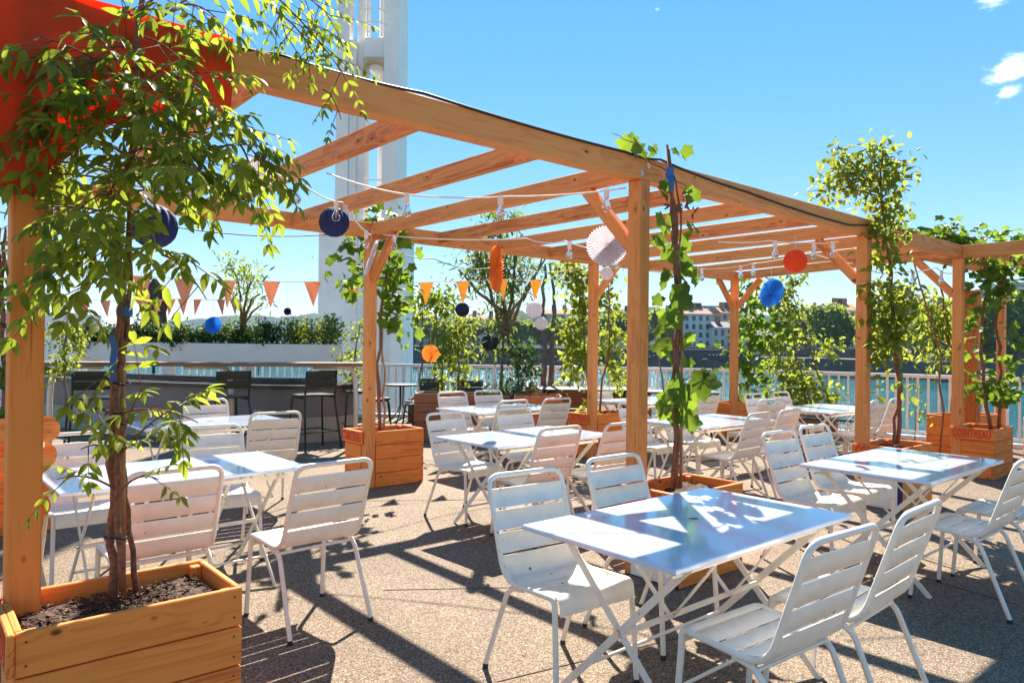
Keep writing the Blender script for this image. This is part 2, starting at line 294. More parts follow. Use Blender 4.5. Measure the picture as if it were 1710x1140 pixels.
class MB:
    def __init__(s): s.v, s.f = [], []
    def poly(s, pts, faces):
        k = len(s.v); s.v += [tuple(p) for p in pts]; s.f += [tuple(i+k for i in f) for f in faces]; return s
    def box(s, c, size, M=None, b=0.0):
        hx, hy, hz = (x/2 for x in size); c = Vector(c)
        if b <= 0:
            pts = [Vector((x, y, z)) for x in (-hx, hx) for y in (-hy, hy) for z in (-hz, hz)]
            fs = [(0, 1, 3, 2), (4, 6, 7, 5), (0, 4, 5, 1), (2, 3, 7, 6), (0, 2, 6, 4), (1, 5, 7, 3)]
        else:
            pts, idx = [], {}
            for x in (-1, 1):
                for y in (-1, 1):
                    for z in (-1, 1):
                        for k in range(3):
                            q = [x*hx, y*hy, z*hz]
                            for j in range(3):
                                if j != k: q[j] -= (x, y, z)[j]*b
                            idx[(x, y, z, k)] = len(pts); pts.append(Vector(q))
            I = idx; fs = []
            for sg in (-1, 1):
                r = lambda q: q if sg > 0 else q[::-1]
                fs.append(r([I[(sg, -1, -1, 0)], I[(sg, 1, -1, 0)], I[(sg, 1, 1, 0)], I[(sg, -1, 1, 0)]]))
                fs.append(r([I[(-1, sg, -1, 1)], I[(-1, sg, 1, 1)], I[(1, sg, 1, 1)], I[(1, sg, -1, 1)]]))
                fs.append(r([I[(-1, -1, sg, 2)], I[(1, -1, sg, 2)], I[(1, 1, sg, 2)], I[(-1, 1, sg, 2)]]))
            for a in (-1, 1):
                for c2 in (-1, 1):
                    e = [I[(-1, a, c2, 1)], I[(1, a, c2, 1)], I[(1, a, c2, 2)], I[(-1, a, c2, 2)]]; fs.append(e if a*c2 > 0 else e[::-1])
                    e = [I[(a, -1, c2, 0)], I[(a, 1, c2, 0)], I[(a, 1, c2, 2)], I[(a, -1, c2, 2)]]; fs.append(e[::-1] if a*c2 > 0 else e)
                    e = [I[(a, c2, -1, 0)], I[(a, c2, 1, 0)], I[(a, c2, 1, 1)], I[(a, c2, -1, 1)]]; fs.append(e if a*c2 > 0 else e[::-1])
            for x in (-1, 1):
                for y in (-1, 1):
                    for z in (-1, 1):
                        e = [I[(x, y, z, 0)], I[(x, y, z, 1)], I[(x, y, z, 2)]]; fs.append(e if x*y*z > 0 else e[::-1])
        if M is not None: pts = [M @ p for p in pts]
        return s.poly([p + c for p in pts], fs)
    def bar(s, p0, p1, w, h, up=(0, 0, 1), b=0.0):       # rectangular bar, w across, h along up
        p0, p1 = Vector(p0), Vector(p1); d = p1-p0; L = d.length; d.normalize(); up = Vector(up); y = up.cross(d)
        if y.length < 1e-4: y = Vector((1, 0, 0)).cross(d)
        y.normalize(); z = d.cross(y); M = Matrix((d, y, z)).transposed()
        return s.box((p0+p1)/2, (L, w, h), M, b)
    def tube(s, path, r, n=8, cap=True):
        path = [Vector(p) for p in path]; m = len(path)
        rs = r if isinstance(r, (list, tuple)) else [r]*m
        t = (path[1]-path[0]).normalized(); x, y = frame_of(t); k = len(s.v)
        for i, p in enumerate(path):
            tn = ((path[min(i+1, m-1)]-path[i-1 if i else 0])).normalized()
            q = t.rotation_difference(tn); x = q @ x; t = tn; x = (x - t*x.dot(t)).normalized(); y = t.cross(x)
            for j in range(n):
                a = 2*math.pi*j/n; w = p + (x*math.cos(a)+y*math.sin(a))*rs[i]; s.v.append(tuple(w))
        for i in range(m-1):
            for j in range(n):
                a, b2 = k+i*n+j, k+i*n+(j+1) % n; s.f.append((a, b2, b2+n, a+n))
        if cap: s.f.append(tuple(k+j for j in range(n))[::-1]); s.f.append(tuple(k+(m-1)*n+j for j in range(n)))
        return s
    def lathe(s, prof, n=16, c=(0, 0, 0)):
        k = len(s.v); c = Vector(c)
        for (r, z) in prof:
            for j in range(n): a = 2*math.pi*j/n; s.v.append((c.x+r*math.cos(a), c.y+r*math.sin(a), c.z+z))
        for i in range(len(prof)-1):
            for j in range(n): a, b2 = k+i*n+j, k+i*n+(j+1) % n; s.f.append((a, b2, b2+n, a+n))
        return s
    def sheet(s, prof, x0, x1, th):                       # extrude a (y, z) profile along x with a thickness
        P = [Vector((0, *q)) for q in prof]; m = len(P); N = []
        for i in range(m):
            t = (P[min(i+1, m-1)]-P[max(i-1, 0)]).normalized(); N.append(Vector((0, -t.z, t.y)))
        pts = []
        for i in range(m):
            for sd in (.5, -.5):
                for x in (x0, x1): q = P[i]+N[i]*th*sd; pts.append((x, q.y, q.z))
        fs = []
        for i in range(m-1):
            a, c = 4*i, 4*(i+1); fs += [(a, a+1, c+1, c), (a+3, a+2, c+2, c+3), (a, c, c+2, a+2), (a+1, a+3, c+3, c+1)]
        fs += [(0, 2, 3, 1), (4*m-4, 4*m-3, 4*m-1, 4*m-2)]
        return s.poly(pts, fs)
    def mesh(s, name):
        me = bpy.data.meshes.new(name); me.from_pydata(s.v, [], s.f); me.update(); return me
    def build(s, name, mat, parent=None, smooth=False, ang=None):
        me = s.mesh(name)
        if smooth:
            me.shade_smooth()
            if ang is not None: me.set_sharp_from_angle(angle=R(ang))
        me.materials.append(mat); return link(name, me, parent)
def fillet(pts, rad, seg=5):
    pts = [Vector(p) for p in pts]; out = [pts[0]]
    for i in range(1, len(pts)-1):
        r = rad[i-1] if isinstance(rad, (list, tuple)) else rad
        a, b2, c = pts[i-1], pts[i], pts[i+1]; d1, d2 = (a-b2), (c-b2); r1 = min(r, d1.length*.49, d2.length*.49)
        p, q = b2+d1.normalized()*r1, b2+d2.normalized()*r1
        for k in range(seg+1): t = k/seg; out.append(p*(1-t)**2+b2*2*t*(1-t)+q*t*t)
    out.append(pts[-1]); return out
BOXES = {}
def board(name, p0, p1, w, h, mat, parent=None, up=(0, 0, 1), b=.004):   # one piece of timber, its own x along the grain
    p0, p1 = Vector(p0), Vector(p1); d = p1-p0; L = d.length; d.normalize(); up = Vector(up); y = up.cross(d).normalized(); z = d.cross(y)
    key = (round(L, 3), round(w, 4), round(h, 4), mat.name)
    if key not in BOXES: BOXES[key] = MB().box((0, 0, 0), (L, w, h), None, b).mesh(name); BOXES[key].materials.append(mat)
    o = link(name, BOXES[key], parent)
    M = Matrix((d, y, z)).transposed().to_4x4(); M.translation = (p0+p1)/2; o.matrix_basis = M; return o
def instances(name, tv, tf, P, Rm, S, mat, parent=None, smooth=False):   # many small faces in one mesh
    tv = np.array(tv, float); n = len(tv); m = len(P)
    V = np.einsum('mij,nj->mni', np.array(Rm), tv)*np.array(S).reshape(-1, 1, 1) + np.array(P)[:, None, :]
    V = V.reshape(-1, 3); k = len(tf[0]); Fc = (np.array(tf)[None]+(np.arange(m)*n)[:, None, None]).reshape(-1, k)
    me = bpy.data.meshes.new(name); me.vertices.add(len(V)); me.vertices.foreach_set('co', V.ravel())
    me.loops.add(Fc.size); me.loops.foreach_set('vertex_index', Fc.ravel().astype(np.int32))
    me.polygons.add(len(Fc)); me.polygons.foreach_set('loop_start', (np.arange(len(Fc))*k).astype(np.int32))
    me.update(calc_edges=True); me.validate()
    if smooth: me.shade_smooth()
    me.materials.append(mat); return link(name, me, parent)
def rotmats(D, N):            # rows: x = across, y = D (leaf axis), z = roughly N
    D = D/np.linalg.norm(D, axis=1, keepdims=True); X = np.cross(D, N); X /= np.linalg.norm(X, axis=1, keepdims=True)+1e-9; Z = np.cross(X, D)
    return np.stack([X, D, Z], axis=2)

# leaf templates (unit length along y)
def leaf_lance(w=.30, fold=.10, curl=.18):
    ys = [0, .22, .5, .78, 1]; ws = [0, .8, 1, .62, 0]; v, f = [], []
    for y, q in zip(ys, ws):
        z = -curl*y*y
        if q == 0: v.append((0, y, z))
        else: v += [(-w*q, y, z+fold*q), (0, y, z), (w*q, y, z+fold*q)]
    f = [(0, 2, 1, 1), (0, 3, 2, 2)]
    f = [(0, 2, 1), (0, 3, 2), (1, 2, 5), (1, 5, 4), (2, 3, 6), (2, 6, 5), (4, 5, 8), (4, 8, 7), (5, 6, 9), (5, 9, 8), (7, 8, 10), (8, 9, 10)]
    return v, f
def leaf_grape(curl=.55, twist=0.0):
    rim = []
    for i in range(27):
        a = -math.pi*.88+math.pi*1.76*i/26               # from the stalk notch round the tip and back
        r = .49*(1+.17*math.cos(a*5)+.08*math.cos(a)+random.uniform(-.05, .05))*(1 if i % 2 else .92)
        rim.append((r*math.sin(a)*1.05, .42+r*math.cos(a)))
    f3 = lambda x, y: .16*abs(x)-curl*x*x-.32*(y-.3)**2+twist*x*(y-.4)+.035*math.sin(9*x+5*y)
    v = [(0, .06, 0), (0, .42, .0)]+[(x, y, f3(x, y)) for x, y in rim]
    v += [(x*.55, .42+(y-.42)*.55, f3(x*.55, .42+(y-.42)*.55)+.012) for x, y in rim]
    m = len(rim); f = []
    for i in range(m-1): f += [(2+i, 3+i, 2+m+i+1), (2+i, 2+m+i+1, 2+m+i), (1, 2+m+i, 2+m+i+1)]
    f += [(0, 2, 2+m), (0, 2+m, 1), (0, 1, 2+2*m-1), (0, 2+2*m-1, 2+m-1)]
    return v, [q[::-1] for q in f]
LANCE = leaf_lance(); WIL = leaf_lance(.11, .03, .25); OVAL = leaf_lance(.19, .06, .24); CARD = ([(-.35, 0, .05), (.35, .1, -.05), (.3, .9, .06), (-.4, .8, -.08)], [(0, 1, 2), (0, 2, 3)])
GRAPE = leaf_grape(); GRAPES = [GRAPE, leaf_grape(.9, .5), leaf_grape(.25, -.6)]
LEAFMESH = {}
def leaf_mesh(key, tpl, mat):
    if key not in LEAFMESH:
        me = bpy.data.meshes.new('leaf'); me.from_pydata(tpl[0], [], tpl[1]); me.shade_smooth(); me.materials.append(mat); LEAFMESH[key] = me
    return LEAFMESH[key]
def unit(n): v = rng.normal(size=(n, 3)); return v/np.linalg.norm(v, axis=1, keepdims=True)
def wander(p0, p1, n=6, amp=.03):
    p0, p1 = Vector(p0), Vector(p1); a = amp*(p1-p0).length
    return [p0.lerp(p1, i/n) + (Vector((random.uniform(-a, a), random.uniform(-a, a), random.uniform(-a, a)*.5)) if 0 < i < n else Vector()) for i in range(n+1)]

class Plant:
    """stems + sprays of leaves, with sprays gathered before they are linked"""
    def __init__(s, name, label, cat, base, group=None):
        s.base = Vector(base); s.root = thing(name, label, cat, s.base, 0, group); s.leaves = []; s.tw = MB()
    def L(s, p): return Vector(p)-s.base
    def stem(s, pts, r0, r1, mat=BARK, name='stem', n=8, tie=False):
        pts = [s.L(p) for p in pts]; fine = []
        for a, b2 in zip(pts[:-1], pts[1:]): fine += wander(a, b2, 4, .035)[:-1]
        fine.append(pts[-1]); m = len(fine)
        rs = [(r0+(r1-r0)*i/(m-1))*random.uniform(.88, 1.12) for i in range(m)]
        MB().tube(fine, rs, n).build(name, mat, s.root, True); return [p+s.base for p in fine]
    def twig(s, pts, r=.004): s.tw.tube([s.L(p) for p in pts], [r*(1-.6*i/(len(pts)-1)) for i in range(len(pts))], 5)
    def add(s, p, d, nrm, size): s.leaves.append((tuple(s.L(p)), tuple(d), tuple(nrm), size))
    def pinnate(s, p, d, length, k, size, droop=.5):       # one compound leaf
        p, d = Vector(p), Vector(d).normalized(); pts = [p.copy()]; q = p.copy()
        for i in range(1, k+1):
            d = (d+Vector((0, 0, -droop*.12))).normalized(); q = q+d*(length/k); pts.append(q.copy())
            up = Vector((0, 0, 1))+Vector((random.uniform(-.5, .5), random.uniform(-.5, .5), 0)); sd = d.cross(up).normalized(); nn = sd.cross(d)
            if i > 1:
                for sg in (-1, 1):
                    s.add(q, (d*.55+sd*sg*.85+Vector((0, 0, -.25-random.random()*.35))), nn+Vector((random.uniform(-.5, .5), random.uniform(-.5, .5), random.uniform(-.2, .2))), size*random.uniform(.7, 1.15)*(1-.25*abs(i/k-.5)))
        s.add(q, d, nn, size)
        s.twig([pts[0], pts[len(pts)//2], pts[-1]], .0022)
    def blob(s, c, r, count, size, clump=5, down=.35):      # loose clumps of leaves within an ellipsoid
        c = np.array(c); r = np.array(r); nc = max(1, count//clump)
        cc = unit(nc)*rng.random((nc, 1))**.45
        for q in cc:
            p0 = c+q*r
            for _ in range(clump):
                p = p0+rng.normal(size=3)*size*.85
                d = rng.normal(size=3)*.8+q*.6; d[2] -= down; nn = rng.normal(size=3)*.55; nn[2] += .8; nn[1] -= .35
                s.add(Vector(p), d, nn, size*random.uniform(.6, 1.25))
    def finish(s, tpl, mat, key=None, singles=0, foliage='foliage', twmat=BARK):
        if s.tw.v: s.tw.build('twigs', twmat, s.root, True)['kind'] = 'stuff'
        if not s.leaves: return s.root
        P = np.array([a[0] for a in s.leaves]); D = np.array([a[1] for a in s.leaves], float); N = np.array([a[2] for a in s.leaves], float); S = np.array([a[3] for a in s.leaves])
        M = rotmats(D, N)
        if singles:
            dist = S/np.maximum(.3, np.linalg.norm(P+np.array(s.base)-np.array((0, 0, CH)), axis=1))
            W3 = P+np.array(s.base); u = 855+F*W3[:, 0]/W3[:, 1]; v = 570-F*(W3[:, 2]-CH)/W3[:, 1]; dist[(u < -10) | (u > 1720) | (v < -10) | (v > 1150)] = 0
            od = np.argsort(-dist); keep = od[:singles]; rest = od[singles:]
            ms = [leaf_mesh(key+str(q), t_, mat) for q, t_ in enumerate(GRAPES if tpl is GRAPE else [tpl])]
            for i in keep:
                o = link('leaf', ms[i % len(ms)], s.root); X = Matrix(M[i].tolist()).to_4x4() @ Matrix.Scale(float(S[i]), 4); X.translation = Vector(P[i]); o.matrix_basis = X
        else: rest = np.arange(len(P))
        if len(rest):
            o = instances(foliage, tpl[0], tpl[1], P[rest], M[rest], S[rest], mat, s.root, True); o['kind'] = 'stuff'
        return s.root

# ================================================================== SETTING
EV, NV = Vector((.7603, .6496, 0)), Vector((-.6496, .7603, 0)); F1 = Vector((.836, 4.80, 0)); RZ = math.atan2(.6496, .7603)
def PG(s, t, z=0): q = F1 + EV*s + NV*t; return Vector((q.x, q.y, z))

RAIL = [(-17, 16.2), (-9, 15.1), (-2.3, 14.75), (2.3, 14.3), (4.6, 13.55), (6.2, 12.5), (8.0, 10.9), (10.5, 8.5), (15, 4.2)]
edge = [Vector((x, y)) for x, y in RAIL]
def offs(i, dd):
    t = (edge[min(i+1, len(edge)-1)]-edge[max(i-1, 0)]).normalized(); return edge[i]+Vector((-t.y, t.x))*dd
rim = [offs(i, .22) for i in range(len(edge))]
poly = [(-30, -25), (30, -25), (30, -9)] + [tuple(q) for q in rim[::-1]] + [(-30, 18)]
k = len(poly); mb = MB(); mb.v = [(x, y, 0) for x, y in poly] + [(x, y, -.6) for x, y in poly]
mb.f = [tuple(range(k)), tuple(range(k, 2*k))[::-1]] + [(i, i+k, (i+1) % k+k, (i+1) % k) for i in range(k)]
bm = bmesh.new(); me = mb.mesh('terrace_floor'); bm.from_mesh(me); bmesh.ops.recalc_face_normals(bm, faces=bm.faces); bm.to_mesh(me); bm.free()
me.materials.append(GROUND); terr = tag(link('terrace_floor', me), kind='structure')
# thin dark joints between the cast slabs of the terrace
JOINT = plain('slab joint', (.07, .055, .045), .95, noise=.3, scale=40)
for (a, b2) in ((Gz(640, 985), Gz(1160, 975)), (Gz(830, 1138), Gz(1400, 1000)), (Gz(560, 836), Gz(1000, 834)), (Gz(1090, 834), Gz(1700, 1010)), (Gz(300, 900), Gz(640, 800))):
    a.z = b2.z = 0; MB().bar(a+Vector((0, 0, .0005)), b2+Vector((0, 0, .0005)), .006, .005).build('joint', JOINT, terr)
mb = MB(); mb.v = [(-3300, -200, -4.5), (3300, -200, -4.5), (3300, 3300, -4.5), (-3300, 3300, -4.5)]; mb.f = [(0, 1, 2, 3)]
tag(mb.build('river_water', WATER), kind='structure')
# hull / supports under the terrace edge
for i in range(0, len(rim), 2):
    q = rim[i]*.97; tag(MB().tube([(q.x, q.y, -.6), (q.x, q.y, -6)], .25, 10).build('terrace_pile', CONC), kind='structure')

# ------------------------------------------------------------------ railing along the water
rail = thing('railing', 'white painted metal railing of thin uprights along the water edge', 'railing')
path = [Vector((x, y, 0)) for x, y in RAIL]
for a, b2 in zip(path[:-1], path[1:]):
    L = (b2-a).length; d = (b2-a).normalized()
    board('top_rail', a+Vector((0, 0, 1.06)), b2+Vector((0, 0, 1.06)), .09, .06, WHITEP, rail, b=.006)
    board('bottom_rail', a+d*.03+Vector((0, 0, .13)), b2-d*.03+Vector((0, 0, .13)), .03, .04, WHITEP, rail)
    board('kerb', a+Vector((0, 0, .02)), b2+Vector((0, 0, .02)), .14, .10, WHITEP, rail)
barm = MB().box((0, 0, 0), (.036, .014, .89), None, 0).mesh('baluster'); barm.materials.append(WHITEP)
postm = MB().box((0, 0, 0), (.07, .05, 1.02), None, .004).mesh('post'); postm.materials.append(WHITEP)
acc = 0.0; nb = 0
for a, b2 in zip(path[:-1], path[1:]):
    d = (b2-a); L = d.length; d.normalize(); s = acc
    while s < L:
        q = a+d*s; big = nb % 12 == 0
        if q.y < 16.2 and q.x < 11 and q.x > -12:
            o = link('post' if big else 'baluster', postm if big else barm, rail); o.location = (q.x, q.y, .53 if big else .595); o.rotation_euler = (0, 0, math.atan2(d.y, d.x)+(0 if not big else 0))
        nb += 1; s += .155
    acc = s-L

# ------------------------------------------------------------------ white lift tower
D0 = 18.2
def TX(u): return (u-855)/F*D0
def TZ(v, u=600): return K(u, v, D0).z
tower = thing('tower', 'tall white concrete tower with open shafts rising beyond the railing', 'tower', (TX(606), D0, 0))
def tbox(name, u0, u1, z0, z1, y0, y1, mat=CONC, b=.02):
    return MB().box(((TX(u0)+TX(u1))/2-TX(606), (y0+y1)/2, (z0+z1)/2), (TX(u1)-TX(u0), y1-y0, z1-z0), None, b).build(name, mat, tower)
zt = TZ(372)
tbox('base_panel', 530, 596, -4.6, zt, 0, 1.9); tbox('base_panel', 598, 637, -4.6, zt, -.14, 1.9); tbox('base_panel', 639, 673, -4.6, zt, .0, 1.9)
tbox('base_rib', 604.5, 606, -4.5, zt-.05, -.175, -.14); tbox('base_rib', 648, 650, -4.5, zt-.05, -.035, .0); tbox('base_rib', 627, 628.5, -4.5, zt-.05, -.175, -.14)
zA, zB = TZ(97), TZ(60); z5 = TZ(-260)
tbox('pier', 556, 577, zt, z5, .0, .5); tbox('pier', 588, 602, zt, z5, .22, .8); tbox('pier', 634, 660, zt, z5, .0, 1.6)
tbox('spandrel', 577, 588, zt, TZ(64), .06, .5); tbox('lintel', 602, 634, zA, zB, .08, 1.5); tbox('lintel', 577, 588, TZ(-100), z5, .06, .5)
tbox('lintel', 602, 634, TZ(-140), TZ(-105), .08, 1.5)
tbox('back_column', 613, 627, zt, z5, 1.1, 1.5)
# pale arched bracket in the shaft mouth
mb = MB(); cx = TX(618)-TX(606); w = (TX(635)-TX(602))/2; pts = []
for i in range(13):
    a = math.pi*i/12; pts.append((cx-w*math.cos(a)*1.02, zA-.28*(1-math.sin(a)**.8)*1.0-.05))
top = [(cx-w, zA+.02), (cx+w, zA+.02)]
for y in (-.02, .28): mb.v += [(x, y, z) for x, z in pts]+[(x, y, z) for x, z in (top[1], top[0])]
kk = 15; mb.f = [tuple(range(kk))[::-1], tuple(range(kk, 2*kk))]+[(i, (i+1) % kk, (i+1) % kk+kk, i+kk) for i in range(kk)]
mb.build('arch_bracket', CONCW, tower)
lad = MB()
for sx in (-.18, .18):
    lad.tube([(cx+sx, .1, TZ(59)), (cx+sx, .1, TZ(-100))], .02, 6)
for zz in np.arange(TZ(50), TZ(-100), .28): lad.tube([(cx-.18, .1, zz), (cx+.18, .1, zz)], .012, 5)
lad.build('ladder', WHITEP, tower)
for zz in (TZ(20), TZ(42), TZ(-20)):
    MB().tube([(cx+.36*math.cos(a), .1-.3*math.sin(a), zz) for a in np.linspace(0, math.pi, 9)], .016, 5).build('hoop', WHITEP, tower)
for zz in (TZ(330), TZ(296), TZ(200)): MB().tube([(TX(603)-TX(606), .3, zz), (TX(634)-TX(606), .3, zz)], .018, 5).build('cross_bar', WHITEP, tower)
MB().tube([(TX(581)-TX(606), .03, zt), (TX(581)-TX(606), .03, TZ(66))], .02, 6).build('cable_pipe', WHITEP, tower)

# ------------------------------------------------------------------ far bank, quay, bridge, houses, trees
BD = Vector((.36, -.93, 0)); BNV = Vector((.93, .36, 0)); B0 = Vector((59, 206, 0))
def BK(a, w, z): q = B0+BD*a+BNV*w; return Vector((q.x, q.y, z))
mb = MB()
def strip(w0, z0, w1, z1): mb.poly([BK(-60, w0, z0), BK(190, w0, z0), BK(190, w1, z1), BK(-60, w1, z1)], [(0, 1, 2, 3)])
strip(0, -6, .3, -.9); strip(.3, -.9, 12, -.8); strip(12, -.8, 12.4, 1.5)
tag(mb.build('quay_wall', STONE), kind='structure')
mb = MB(); strip(12.4, 1.5, 400, 2.0); tag(mb.build('quay_street', ASPH), kind='structure')
mb = MB(); mb.poly([(-900, 226, -6), (82, 226, -6), (82, 226, .6), (-900, 226, .6)], [(0, 1, 2, 3)]); tag(mb.build('far_quay_wall', STONE), kind='structure')
mb = MB(); mb.poly([(-3200, 226, .6), (55, 226, .6), (140, 900, 1.6), (140, 3200, 1.6), (-3200, 3200, 1.6)], [(0, 1, 2, 3, 4)]); tag(mb.build('far_bank_ground', HILL), kind='structure')

def hill(name, pts, depth, mat):          # ridge given as (pixel u, pixel v, distance)
    mb = MB(); cols = []
    P = [K(u, v, d) for u, v, d in pts]; fine = []
    for a, b2 in zip(P[:-1], P[1:]):
        for i in range(14): fine.append(a.lerp(b2, i/14))
    fine.append(P[-1]); rows = 9
    for i, p in enumerate(fine):
        ja = random.uniform(-1, 1)*.004*p.y
        for r in range(rows):
            t = r/(rows-1); zz = (p.z+ja)*math.cos((1-t)*math.pi/2)**.9 if t < 1 else p.z+ja
            mb.v.append((p.x+random.uniform(-4, 4), p.y-depth*(1-t), max(zz, .2)+random.uniform(-1, 1)*.0022*p.y*t))
    for i in range(len(fine)-1):
        for r in range(rows-1): a = i*rows+r; mb.f.append((a, a+rows, a+rows+1, a+1))
    return tag(mb.build(name, mat), kind='structure')
hill('distant_hill', [(-200, 553, 2600), (120, 556, 2600), (290, 552, 2600), (330, 543, 2600), (400, 534, 2600), (440, 531, 2600), (480, 536, 2600), (525, 529, 2600), (600, 530, 2600),
                      (690, 526, 2600), (760, 534, 2600), (860, 538, 2600), (1000, 540, 2600)], 700, HILL)
hill('near_hill', [(1560, 512, 900), (1610, 494, 900), (1660, 478, 900), (1710, 474, 900), (1800, 465, 900), (1950, 470, 900)], 250, HILL)
hill('middle_hill', [(640, 545, 1500), (720, 532, 1500), (850, 524, 1500), (980, 520, 1500), (1100, 516, 1500), (1250, 528, 1500), (1400, 540, 1500)], 400, HILL)

# city seen as one far-off mass of pale blocks along the horizon
mb = MB()
for i in range(420):
    u = random.uniform(60, 700); d = random.uniform(900, 1750); w = random.uniform(9, 26); h = random.uniform(8, 26) if u > 280 else random.uniform(6, 20)
    q = K(u, 570, d); mb.box((q.x, q.y, h/2+.8), (w, random.uniform(9, 20), h), Matrix.Rotation(random.uniform(-.6, .6), 3, 'Z'))
tag(mb.build('distant_city', FAC[0]), 'pale blocks of the distant city along the horizon below the hills', 'city', kind='stuff')

def house(u0, u1, v_eave, v_base, d, floors, bays, wall, roof, label, rot=.18, chim=2, slope=.42):
    p, q = K(u0, v_base, d), K(u1, v_base, d); W = q.x-p.x; zb = max(p.z, 1.4); ze = K((u0+u1)/2, v_eave, d).z; H = ze-zb; dp = 9.0
    h = thing('house', label, 'house', ((p.x+q.x)/2, d, zb), rot)
    MB().box((0, dp/2, H/2), (W, dp, H)).build('wall', wall, h)
    mb = MB(); e2 = .45; rh = dp*.5*slope
    mb.poly([(-W/2-e2, -e2, H), (W/2+e2, -e2, H), (W/2+e2, dp/2, H+rh), (-W/2-e2, dp/2, H+rh), (W/2+e2, dp+e2, H), (-W/2-e2, dp+e2, H)],
            [(0, 1, 2, 3), (3, 2, 4, 5), (0, 3, 5), (1, 4, 2), (0, 5, 4, 1)])
    rf = mb.build('roof', roof, h)
    for i in range(chim):
        x = (i+.5)/chim*W*.8-W*.4; MB().box((x, dp/2+random.uniform(-1, 1), H+rh+.5), (1.5, .7, 2.4)).build('chimney', SLATE if i % 2 else ROOF, rf)
    MB().box((0, -.12, H-.15), (W+.1, .24, .3)).build('cornice', FAC[0], h)
    fh = H/floors; bw = W/bays
    for f in range(floors):
        for i in range(bays):
            x = -W/2+bw*(i+.5); z = fh*f+fh*.48; ww, wh = min(1.15, bw*.46), fh*.60
            o = MB().box((x, -.02, z), (ww, .06, wh)).build('window', GLASSD, h)
            MB().box((x, -.09, z-wh/2-.06), (ww+.3, .2, .12)).build('sill', FAC[0], o)
    return h
house(1140, 1188, 524, 580, 214, 4, 4, FAC[0], ROOF, 'tall white four-storey house with tiled roof across the river, left of the back right post', .12, 4)
house(1189, 1224, 547, 580, 212, 2, 3, FAC[0], SLATE, 'low pale two-storey house attached right of the tall white house', .12, 1)
house(1204, 1238, 522, 580, 232, 4, 3, FAC[2], ROOF, 'ochre house with red brick chimneys rising behind the low pale house', .1, 3)
house(1255, 1310, 560, 581, 206, 1, 8, FAC[1], SLATE, 'long cream single-storey front seen through the leaning vines', .12, 2)
house(1310, 1345, 536, 582, 200, 3, 3, FAC[2], ROOF, 'brown brick house partly hidden behind the leaning grey stem', .12, 2)
house(1338, 1385, 536, 584, 206, 3, 4, FAC[0], SLATE, 'pale house with small windows left of the big round plane tree', .14, 2)
house(1020, 1062, 526, 578, 262, 4, 4, FAC[1], ROOF, 'cream house peeping over trees left of the middle post', .05, 2)
house(890, 960, 524, 577, 266, 4, 5, FAC[1], ROOF, 'wide cream house with orange roof beyond the white paper balls', .0, 3)
house(672, 722, 530, 576, 280, 4, 5, FAC[2], ROOF, 'ochre house with flat orange roof just right of the white tower', -.05, 2)
house(1505, 1552, 507, 586, 172, 5, 5, FAC[1], ROOF, 'tall cream house with red roof and chimneys between the two right posts', .2, 3)
house(1402, 1436, 518, 585, 196, 4, 4, FAC[1], ROOF, 'cream house with dark chimneys behind the right post', .15, 3)
house(1120, 1205, 510, 560, 330, 5, 8, FAC[3], SLATE, 'long grey flat block standing on the rise behind the white house', .1, 0, .03)
house(770, 840, 534, 577, 268, 3, 6, FAC[0], ROOF, 'low pale house hidden behind the willow-leaved tree', .0, 2)
house(1580, 1640, 520, 587, 166, 4, 5, FAC[3], ROOF, 'grey house in the trees behind the rightmost front post', .2, 2)

# iron arch bridge
br = thing('bridge', 'dark iron arch bridge crossing the river beyond the railing', 'bridge', (0, 184, 0))
x0, x1 = -72.0, 62.0; sp = (x1-x0)/4
MB().box(((x0+x1)/2, 4, .45), (x1-x0, 9, .9)).build('deck', IRON, br)
MB().bar((x0, -.45, 1.95), (x1, -.45, 1.95), .12, .12).build('handrail', IRON, br)
mb = MB()
for x in np.arange(x0, x1, .8): mb.bar((x, -.45, .9), (x, -.45, 1.9), .07, .07, (0, 1, 0))
tag(mb.build('parapet_bars', IRON, br), kind='stuff')
for i in range(4):
    xa, xb = x0+sp*i+1.2, x0+sp*(i+1)-1.2
    for yy in (0, 4, 8):
        pts = [((xa+(xb-xa)*t), yy, -4.3+3.9*math.sin(math.pi*t)**.8) for t in np.linspace(0, 1, 17)]
        mb = MB()
        for a, b2 in zip(pts[:-1], pts[1:]): mb.bar(a, b2, .5, .7)
        for p in pts[1:-1]: mb.bar(p, (p[0], p[1], .02), .3, .3, (0, 1, 0))
        mb.build('arch_rib', IRON, br)
for i in range(5):
    MB().box((x0+sp*i, 4, -3.2), (2.4, 10, 6.2), None, .2).build('pier', STONE, br)
for x in np.arange(-60, 60, 30): MB().tube([(x, -.2, .9), (x, -.2, 7), (x+.2, .6, 7.4)], .09, 6).build('lamp_post', IRON, br)

